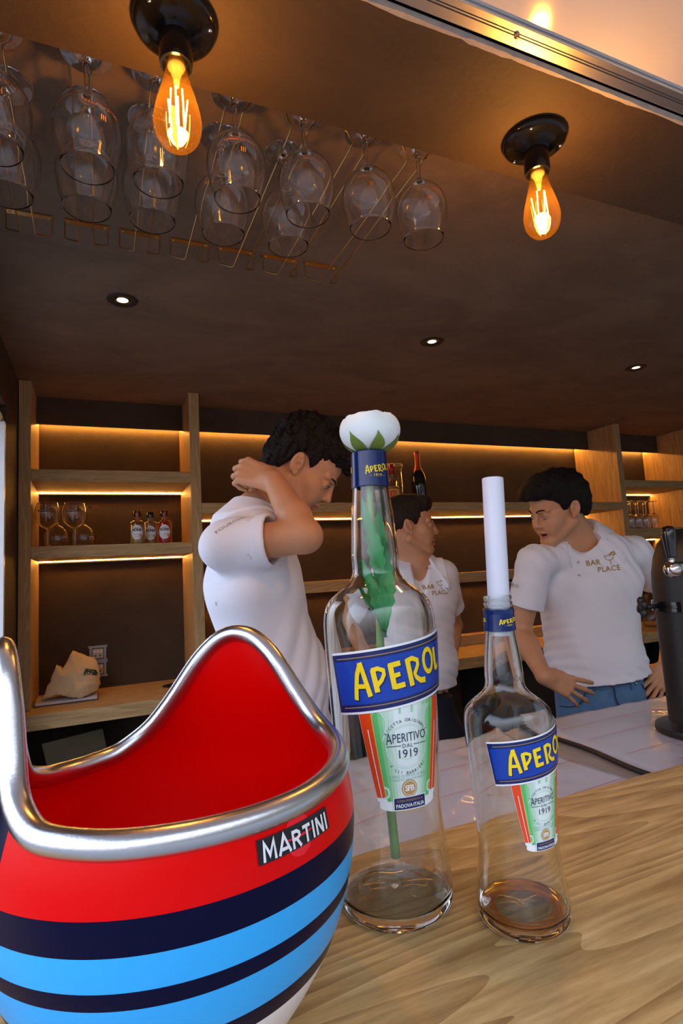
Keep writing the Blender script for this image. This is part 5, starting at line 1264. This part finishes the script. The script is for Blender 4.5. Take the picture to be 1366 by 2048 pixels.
    # open neck and placket
    V.cap(W(0, -.02, -.03), nb+upv*.004+np.asarray(spec.get('nh', (0, 0, 0))), .058, spec.get('nr', .060), .006, 'd')
    if spec.get('vneck'):
        a, b_ = np.asarray(spec['vneck'][0]), np.asarray(spec['vneck'][1]); V.cap(a, b_, spec.get('vr', .046), .006, .004, 'd')
    V.cut(hem, hn)
    v, q = V.surf(2); so = quad_mesh('polo_shirt', v, q, [M_SHIRT], root)
    V2 = v
    bv = BVHTree.FromPolygons([Vector(p) for p in v], q.tolist())
    # collar: folded flap lying on the shirt round the neck
    cf = spec.get('collar', {}); u_ = nrm(nrm(W(0, -.02, -.03)-nb)+upv*cf.get('up', .6)); f2 = nrm(fr-u_*(fr@u_)); s2 = np.cross(f2, u_); gap = math.radians(cf.get('gap', 26)); cr_ = cf.get('r', 1.0)
    Vc = Vol(nb-[.19, .19, .17], nb+[.19, .19, .12], 0.0026); sl, P = Vc.sub(Vc.lo, Vc.lo+Vc.h*Vc.n, 0); q = P-nb
    z = q@u_; x = q@s2; y = q@f2; rr_ = np.sqrt(x*x+(y*1.02)**2); an = np.abs(np.arctan2(x, y))
    # the shirt's distance field sampled on the finer grid
    g = (P-V.lo)/V.h; g = np.clip(g, 0, np.array(F0.shape)-1.001); i0 = g.astype(int); t = g-i0; Fs = 0
    for a_ in (0, 1):
        for b_ in (0, 1):
            for c_ in (0, 1):
                Fs = Fs+F0[i0[..., 0]+a_, i0[..., 1]+b_, i0[..., 2]+c_]*(t[..., 0] if a_ else 1-t[..., 0])*(t[..., 1] if b_ else 1-t[..., 1])*(t[..., 2] if c_ else 1-t[..., 2])
    tipw = np.clip((1.35-an)/(1.35-gap), 0, 1)
    rc = cr_*(.066+(cf.get('h', .036)-z)*.62); cone = np.maximum((rr_-rc)*.85, z-cf.get('h', .036)+.012*tipw)
    body_ = np.minimum(np.maximum(cone, z*-1-.10), Fs-.0052)
    foot = rr_-cr_*(.104+.034*tipw**2); wedge = (gap-an)*rr_*1.0+.006*0
    wedge = np.where(y > 0, gap*.045*0+(.014+gap*rr_*.62)-np.abs(x), -.05) if cf.get('open', True) else -.05
    hole = cr_*.0555-rr_
    Vc.F = np.maximum.reduce([body_, foot, wedge, hole, -(z+.12), -(Fs+.006)*1.0-.02]).astype(np.float32)
    v, q = Vc.surf(1); quad_mesh('collar', v, q, [M_SHIRT], so)
    def stick(vf, org, dx, dy, m, name, off=.0016, toward=None):
        """print laid onto the shirt: 2-D shape in the dx, dy plane projected along the cloth normal"""
        dx = nrm(dx); dy = nrm(dy); nn = np.cross(dx, dy); nn = nrm(nn if toward is None else toward); b = B(); o_ = []
        for (x, y) in vf[0]:
            p = np.asarray(org)+dx*x+dy*y; hit = bv.ray_cast(Vector(p+nn*.08), Vector(-nn), .25)
            o_.append(np.array(hit[0])+nn*off if hit[0] is not None else p+nn*off)
        b.add(o_, vf[1]); return b.make(name, m, so, False)
    spec['_stick'] = stick; spec['_bv'] = bv; spec['_root'] = root; spec['_W'] = W
    # trousers: waist to ankles, shoes
    hipc = J['pel']-upv*.02; V = Vol([J['pel'][0]-.35, J['pel'][1]-.35, 0.0], [J['pel'][0]+.35, J['pel'][1]+.35, J['pel'][2]+.26], 0.0055)
    V.tor(J['pel']+upv*max(.10, spec.get('wb', .095)+.01), J['pel']-upv*.06, (ww*.94, wd*.92), (.158, .118), side, .02, flat0=True)
    fz = 0.045
    for s in (-1, 1):
        hp = J['pel']+side*s*.085-upv*.08; kn = hp*[1, 1, 0]+fr*.02*np.array([1, 1, 0])+side*s*.01+np.array([0, 0, .50]); an = hp*[1, 1, 0]+side*s*.02+np.array([0, 0, .07])
        V.cap(hp, kn, .092, .066, .03); V.cap(kn, an, .066, .052, .02)
    V.warp(lambda P: 0.0018*waves(P, 21, 45, 5))
    V.cut(J['pel']+upv*spec.get('wb', .095), upv)
    v, q = V.surf(1); tr = quad_mesh('trousers', v, q, [spec['pants']], root)
    spec['_bvp'] = BVHTree.FromPolygons([Vector(p) for p in v], q.tolist())
    for s in (-1, 1):
        an = (J['pel']+side*s*.105)*[1, 1, 0]; b = B()
        vv = [];
        Vs = Vol(an-[.2, .2, .02], an+[.2, .2, .16], .005); ff = nrm(fr*[1, 1, 0])
        Vs.tor(an-ff*.05+[0, 0, .045], an+ff*.15+[0, 0, .035], (.042, .045), (.040, .030), side, .01); Vs.cap(an+[0, 0, .05], an+[0, 0, .10], .045, .045, .02); Vs.cut(an+[0, 0, .002], (0, 0, -1))
        v, q = Vs.surf(1); quad_mesh('shoe', v, q, [M_WHT], root)
    return root
M_DEN = pbr('blue_denim', (0.10, 0.21, 0.38), 0.8, var=0.35, vscale=28, bump=0.4, bscale=900)
M_NAVYT = pbr('navy_trousers', (0.008, 0.010, 0.022), 0.8, var=0.2, bump=0.2, bscale=600)
def ridge(P, d, f, ph=0.0, wob=0.5, wf=6.0):
    d = nrm(d); s_ = np.sin((P@d)*f+ph+wob*np.sin(P@np.array([wf, wf*.7, -wf*.6])+ph)+wob*.6*np.sin(P@np.array([-11., 7., 5.])))
    return -(np.abs(s_)**1.5)
def unit_down(fwd, pitch):
    """forward direction lowered by pitch degrees and the matching up direction"""
    f = nrm([fwd[0], fwd[1], 0]); p = math.radians(pitch); return f*math.cos(p)+np.array([0, 0, -math.sin(p)]), f*math.sin(p)+np.array([0, 0, math.cos(p)])

# ---- left man: in profile, head bowed, near hand on his nape
fr1 = nrm((math.cos(math.radians(-14)), math.sin(math.radians(-14)), 0)); sd1 = np.array([fr1[1], -fr1[0], 0])   # towards his right = towards the counter
hf1, hu1 = unit_down((math.cos(math.radians(-24)), math.sin(math.radians(-24))), 43)
sR1 = at(452, 1092, 1.31); eR1 = at(610, 1072, 1.20); wR1 = at(548, 964, 1.33)
ear1 = at(600, 929, 1.395); r1 = nrm(np.cross(hf1, hu1))
chest1 = at(508, 1170, 1.45); neck1 = at(508, 1036, 1.452)
def fold1(P, J):
    d = 0.0020*ridge(P, (0.55, 0.1, 0.8), 80, 0.5, 2.2)*(waves(P, 9, 12, 3)>0)*np.clip((1.52-P[:, 2])*4, .2, 1)
    d = d+0.0046*ridge(P, (0.9, 0.1, -0.30), 46, 1.4, 1.8)*np.clip((1.42-P[:, 2])*5, 0, 1)
    return d+0.0016*waves(P, 3, 55, 4)
S1 = dict(label='tall curly haired man in white polo shirt, head bowed, hand on his nape', pel=at(566, 1496, 1.51), waist=at(556, 1350, 1.48), chest=chest1, neck=neck1,
          sR=sR1, sL=neck1+(-sd1)*.185+np.array([.03, 0, -.055]), eR=eR1, wR=wR1, eL=neck1+(-sd1)*.24+fr1*.06+np.array([0, 0, -.34]), wL=neck1+(-sd1)*.20+fr1*.24+np.array([0, 0, -.47]),
          head=ear1-r1*.078, hf=hf1, hu=hu1, side=sd1, front=fr1, hs=1.0,
          hR=dict(f=nrm(np.array([-.62, .62, .40])), b=nrm((-.60, -.60, .50)), t=1, curls=((38, 62, 40), (42, 66, 42), (46, 70, 40), (50, 70, 40)), spread=5, S=1.0, tdir=(-.25, .75, -.35)),
          hL=dict(f=(.8, -.1, -.6), b=(.3, .5, .6), t=-1, curl=(20, 25, 15)),
          hair='curly', hairmat=M_HAIR, hem=at(590, 1500, 1.50), hemn=(0, 0, -1), fold=fold1, pants=M_NAVYT, gz=-.4,
          cw=.175, cd=.118, ww=.150, wd=.118, pw=.165, pd=.130, slR=.112, slL=.19, sr=.056, lid=.0018, collar=dict(gap=18, r=1.02, up=1.2))
person(S1)
stk = S1['_stick']; toc = nrm((-.3, -1, .15))
v, f = text_mesh('FOURCHETTE', 0.0165, space=1.1)
a = math.radians(33); org = at(474, 1060, 1.30)
stk((v, f), org, nrm((.86, -.05, .55)), nrm((-.50, -.25, .80)), M_GOLDP, 'sleeve_print', toward=nrm((-.25, -.9, .45)))
v, f = text_mesh('NL', 0.022); stk((v, f), at(606, 1108, 1.36), (.6, -.8, -.05), (0, 0, 1), M_GOLDP, 'chest_print', toward=nrm((.5, -.8, 0)))
v, f = text_mesh('II', 0.014); stk((v, f), at(437, 1207, 1.36), (.5, -.8, 0), (0.1, 0, 1), M_GREYP, 'back_print', toward=nrm((-.6, -.8, 0)))

# ---- middle man: behind the tall bottle, looking to the right
fr2 = nrm((-.30, -.95, 0)); sd2 = np.array([fr2[1], -fr2[0], 0])    # his right, towards the left of the photo
hf2, hu2 = unit_down((.90, -.43), 2)
r2 = nrm(np.cross(hf2, hu2)); ear2 = at(821, 1053, 1.98)
chest2 = at(832, 1205, 2.08); neck2 = at(836, 1132, 2.075)
def fold2(P, J): return 0.0034*ridge(P, (.3, 0, 1), 80, .3, 1.0)*np.clip((1.35-P[:, 2])*4, .15, 1)+0.0016*waves(P, 8, 55, 4)
S2 = dict(label='brown haired man in white polo shirt looking right, behind the tall bottle', pel=at(842, 1440, 2.07), waist=at(838, 1325, 2.08), chest=chest2, neck=neck2,
          sR=at(752, 1158, 2.10), sL=at(884, 1150, 2.03), eR=at(672, 1240, 2.20), wR=at(748, 1345, 2.12), eL=at(907, 1250, 2.16), wL=at(897, 1335, 2.09),
          head=ear2-r2*.078, hf=hf2, hu=hu2, side=sd2, front=fr2, hs=1.04, mouth=.003,
          hR=dict(f=(.5, -.3, -.8), b=(-.5, -.8, .1), t=-1), hL=dict(f=(-.15, .25, -.95), b=(.85, -.45, .1), t=1, curls=((15, 30, 20),)*4, spread=3),
          hair='short', hairmat=M_HAIR2, hem=at(880, 1377, 2.0), hemn=(0, 0, -1), fold=fold2, pants=M_NAVYT, gaze=.05, vneck=(at(838, 1138, 2.00), at(850, 1194, 1.965)),
          cw=.158, cd=.105, ww=.142, wd=.105, pw=.158, pd=.115, slR=.20, slL=.19, collar=dict(gap=34, r=1.04))
person(S2)
def bar_place(S_, org, dx, dy, k, to):
    st = S_['_stick']
    v, f = text_mesh('BAR', .026*k, off=.0004, space=1.1); st((v+np.array([-.033, .010])*k, f), org, dx, dy, M_GOLDP, 'chest_print', toward=to)
    v, f = text_mesh('PLACE', .026*k, off=.0004, space=1.1); st((v+np.array([.016, -.017])*k, f), org, dx, dy, M_GOLDP, 'chest_print', toward=to)
    b = [ribbon([(.006, .028), (.045, .032)], .0022), ribbon(sm([(.008, .028), (.014, .017), (.026, .013), (.038, .018), (.043, .030)], 4), .0022), ribbon([(.026, .013), (.027, -.004)], .0022),
         ribbon(sm([(.028, .030), (.036, .038), (.046, .040), (.050, .034), (.040, .031)], 3), .006)]
    vs = []; fs = []; n = 0
    for v, f in b: vs.append(v); fs += [[i+n for i in q] for q in f]; n += len(v)
    st((np.concatenate(vs)*k, fs), org, dx, dy, M_GOLDP, 'cocktail_print', toward=to)
bar_place(S2, at(880, 1178, 1.93), (.90, -.35, .02), (0, 0, 1), .95, nrm((-.2, -1, 0)))
for q in ((853, 1192), (852, 1212)): pass

# ---- right man: leaning, hands on hips, talking
fr3 = nrm((-.60, -.80, 0)); sd3 = np.array([fr3[1], -fr3[0], 0])
hf3, hu3 = unit_down((-.955, .10), 20)
hu3 = nrm(hu3+np.array([0.10, -.12, 0])); r3 = nrm(np.cross(hf3, hu3)); ear3 = at(1146, 1018, 1.49)
chest3 = at(1172, 1165, 1.60); neck3 = at(1160, 1078, 1.60)
def fold3(P, J):
    d = 0.0034*ridge(P, (.20, 0, 1), 88, .4, 2.6)*(.35+.65*(waves(P, 44, 14, 3)>-.2))*np.clip((1.26-P[:, 2])*5, 0, 1)
    d = d+0.0034*ridge(P, (.7, 0, .55), 70, 1.1, 1.0)*np.clip((P[:, 2]-1.15)*4, 0, 1)
    d = d-0.012*np.exp(-((P[:, 2]-(J['pel'][2]+.145))/.022)**2)
    return d+0.0016*waves(P, 31, 55, 4)
S3 = dict(label='dark haired man in white polo shirt and jeans, talking, hands on hips', pel=at(1202, 1440, 1.60), waist=at(1190, 1330, 1.60), chest=chest3, neck=neck3,
          sR=at(1070, 1124, 1.60), sL=at(1268, 1104, 1.56), eR=at(1040, 1262, 1.66), wR=at(1088, 1352, 1.50), eL=at(1352, 1215, 1.66), wL=at(1332, 1332, 1.50),
          head=ear3-np.array(nrm(np.cross(hf3, hu3)))*(-.078), hf=hf3, hu=hu3, side=sd3, front=fr3, hs=1.03, mouth=.008,
          hR=dict(f=nrm((.80, -.32, -.42)), b=nrm((-.35, -.88, .20)), t=-1, curls=((8, 14, 10), (10, 16, 10), (10, 16, 12), (12, 18, 12)), spread=13, S=.97, tdir=(-.1, .9, -.15)),
          hL=dict(f=nrm((-.70, -.10, -.55)), b=nrm((-.10, -.95, .25)), t=1, curls=((12, 16, 10), (12, 18, 10), (14, 18, 12), (14, 18, 12)), spread=12, S=.97, tdir=(.2, .9, -.1)),
          hair='wavy', hairmat=M_HAIR, hem=at(1200, 1384, 1.46), hemn=(0.10, 0, -1), fold=fold3, pants=M_DEN, vneck=(at(1166, 1084, 1.52), at(1167, 1128, 1.485)),
          cw=.180, cd=.112, ww=.160, wd=.112, pw=.172, pd=.122, slR=.165, slL=.20, sr=.057, wb_=0, nh=fr3*.03+np.array([0, 0, -.012]), nr=.066, gz=-.6, lid=.0020, collar=dict(gap=40, r=1.16, h=.046), wb=.21)
person(S3)
bar_place(S3, at(1214, 1129, 1.45), (.85, -.52, .06), (-.03, 0, 1), 1.0, nrm((-.55, -.85, 0)))
v, f = text_mesh('HETTE', .014, space=1.05); S3['_stick']((v, f), at(1028, 1167, 1.53), (.75, -.62, -.18), (.1, 0, 1), M_GREYP, 'sleeve_print', toward=nrm((-.6, -.8, .1)))
# undershirt, buttons, jeans details
def buttons(S_, pts, Y):
    st = S_['_stick']; n = 14
    for k, p in enumerate(pts):
        v = [(.0045*math.cos(t), .0045*math.sin(t)) for t in np.linspace(0, 2*math.pi, n+1)[:-1]]+[(0, 0)]
        st((np.array(v), [(i, (i+1) % n, n) for i in range(n)]), at(*p, Y), (.8, -.5, 0), (0, 0, 1), pbr('button', (0.42, 0.38, 0.38), 0.3), 'button', off=.003, toward=nrm((-.5, -.85, 0)))
buttons(S3, [(1171, 1124), (1172, 1151)], 1.46); buttons(S2, [(854, 1136), (849, 1192)], 1.95)
b = B()
if True:
    bp = S3['_bvp']; rt3 = S3['_root']
    def onp(px, py, off=.004):
        d_ = Vector(at(px, py, 1.0)-CAMP).normalized(); h = bp.ray_cast(Vector(CAMP), d_); 
        return (np.array(h[0])-np.array(d_)*off) if h[0] else None
    def seam(pts, w_, m, name):
        q = [onp(*p) for p in sm(pts, 4)]; q = [p for p in q if p is not None]
        if len(q) > 3: B().tube(q, w_, 6).make(name, m, rt3, True)
    M_ST = pbr('denim_stitch', (0.16, 0.20, 0.26), 0.8); M_DK = pbr('denim_dark', (0.025, 0.06, 0.14), 0.85)
    seam([(1120, 1412), (1140, 1414), (1158, 1408), (1168, 1393), (1171, 1375)], .0022, M_DK, 'pocket_seam')
    seam([(1283, 1368), (1292, 1382), (1306, 1390), (1324, 1391)], .0022, M_DK, 'pocket_seam')
    seam([(1222, 1369), (1229, 1380), (1231, 1395), (1237, 1411)], .0028, M_DK, 'fly_seam')
    seam([(1140, 1372), (1180, 1377), (1222, 1377), (1262, 1366)], .0018, M_ST, 'waistband_seam')
    for p in ((1168.5, 1377), (1272, 1367)):
        q = onp(*p, .005)
        if q is not None: B().sphere(q, .0048, 8).make('rivet', M_CHR, rt3, True)
    for (x0, y0) in ((1180, 1368), (1262, 1360)):
        q = [onp(x0, y0), onp(x0+2, y0+12), onp(x0+4, y0+20)]
        if all(p is not None for p in q): B().tube(q, .0055, 6).make('belt_loop', M_DEN, rt3)
# round neck undershirt of the right man
nb = neck3; bv_ = S3['_bv']
V = Vol(nb-[.16, .16, .16], nb+[.16, .16, .10], .0035)
V.tor(nb-np.array([0, 0, .13]), nb+np.array([0, 0, -.005]), (.115, .092), (.078, .074), sd3, .01); V.cap(S3['_W'](0, -.02, -.03), nb+fr3*.02+np.array([0, 0, -.018]), .060, .066, .004, 'd')
v, q = V.surf(2); quad_mesh('undershirt', v, q, [M_SHIRT], S3['_root'])
for S_ in (S1, S2, S3):
    for s in ('R', 'L'): print('arm', s, round(float(np.linalg.norm(np.asarray(S_['e'+s])-S_['s'+s])), 3), round(float(np.linalg.norm(np.asarray(S_['w'+s])-S_['e'+s])), 3), 'shoulder w', round(float(np.linalg.norm(S_['sR']-S_['sL'])), 3))
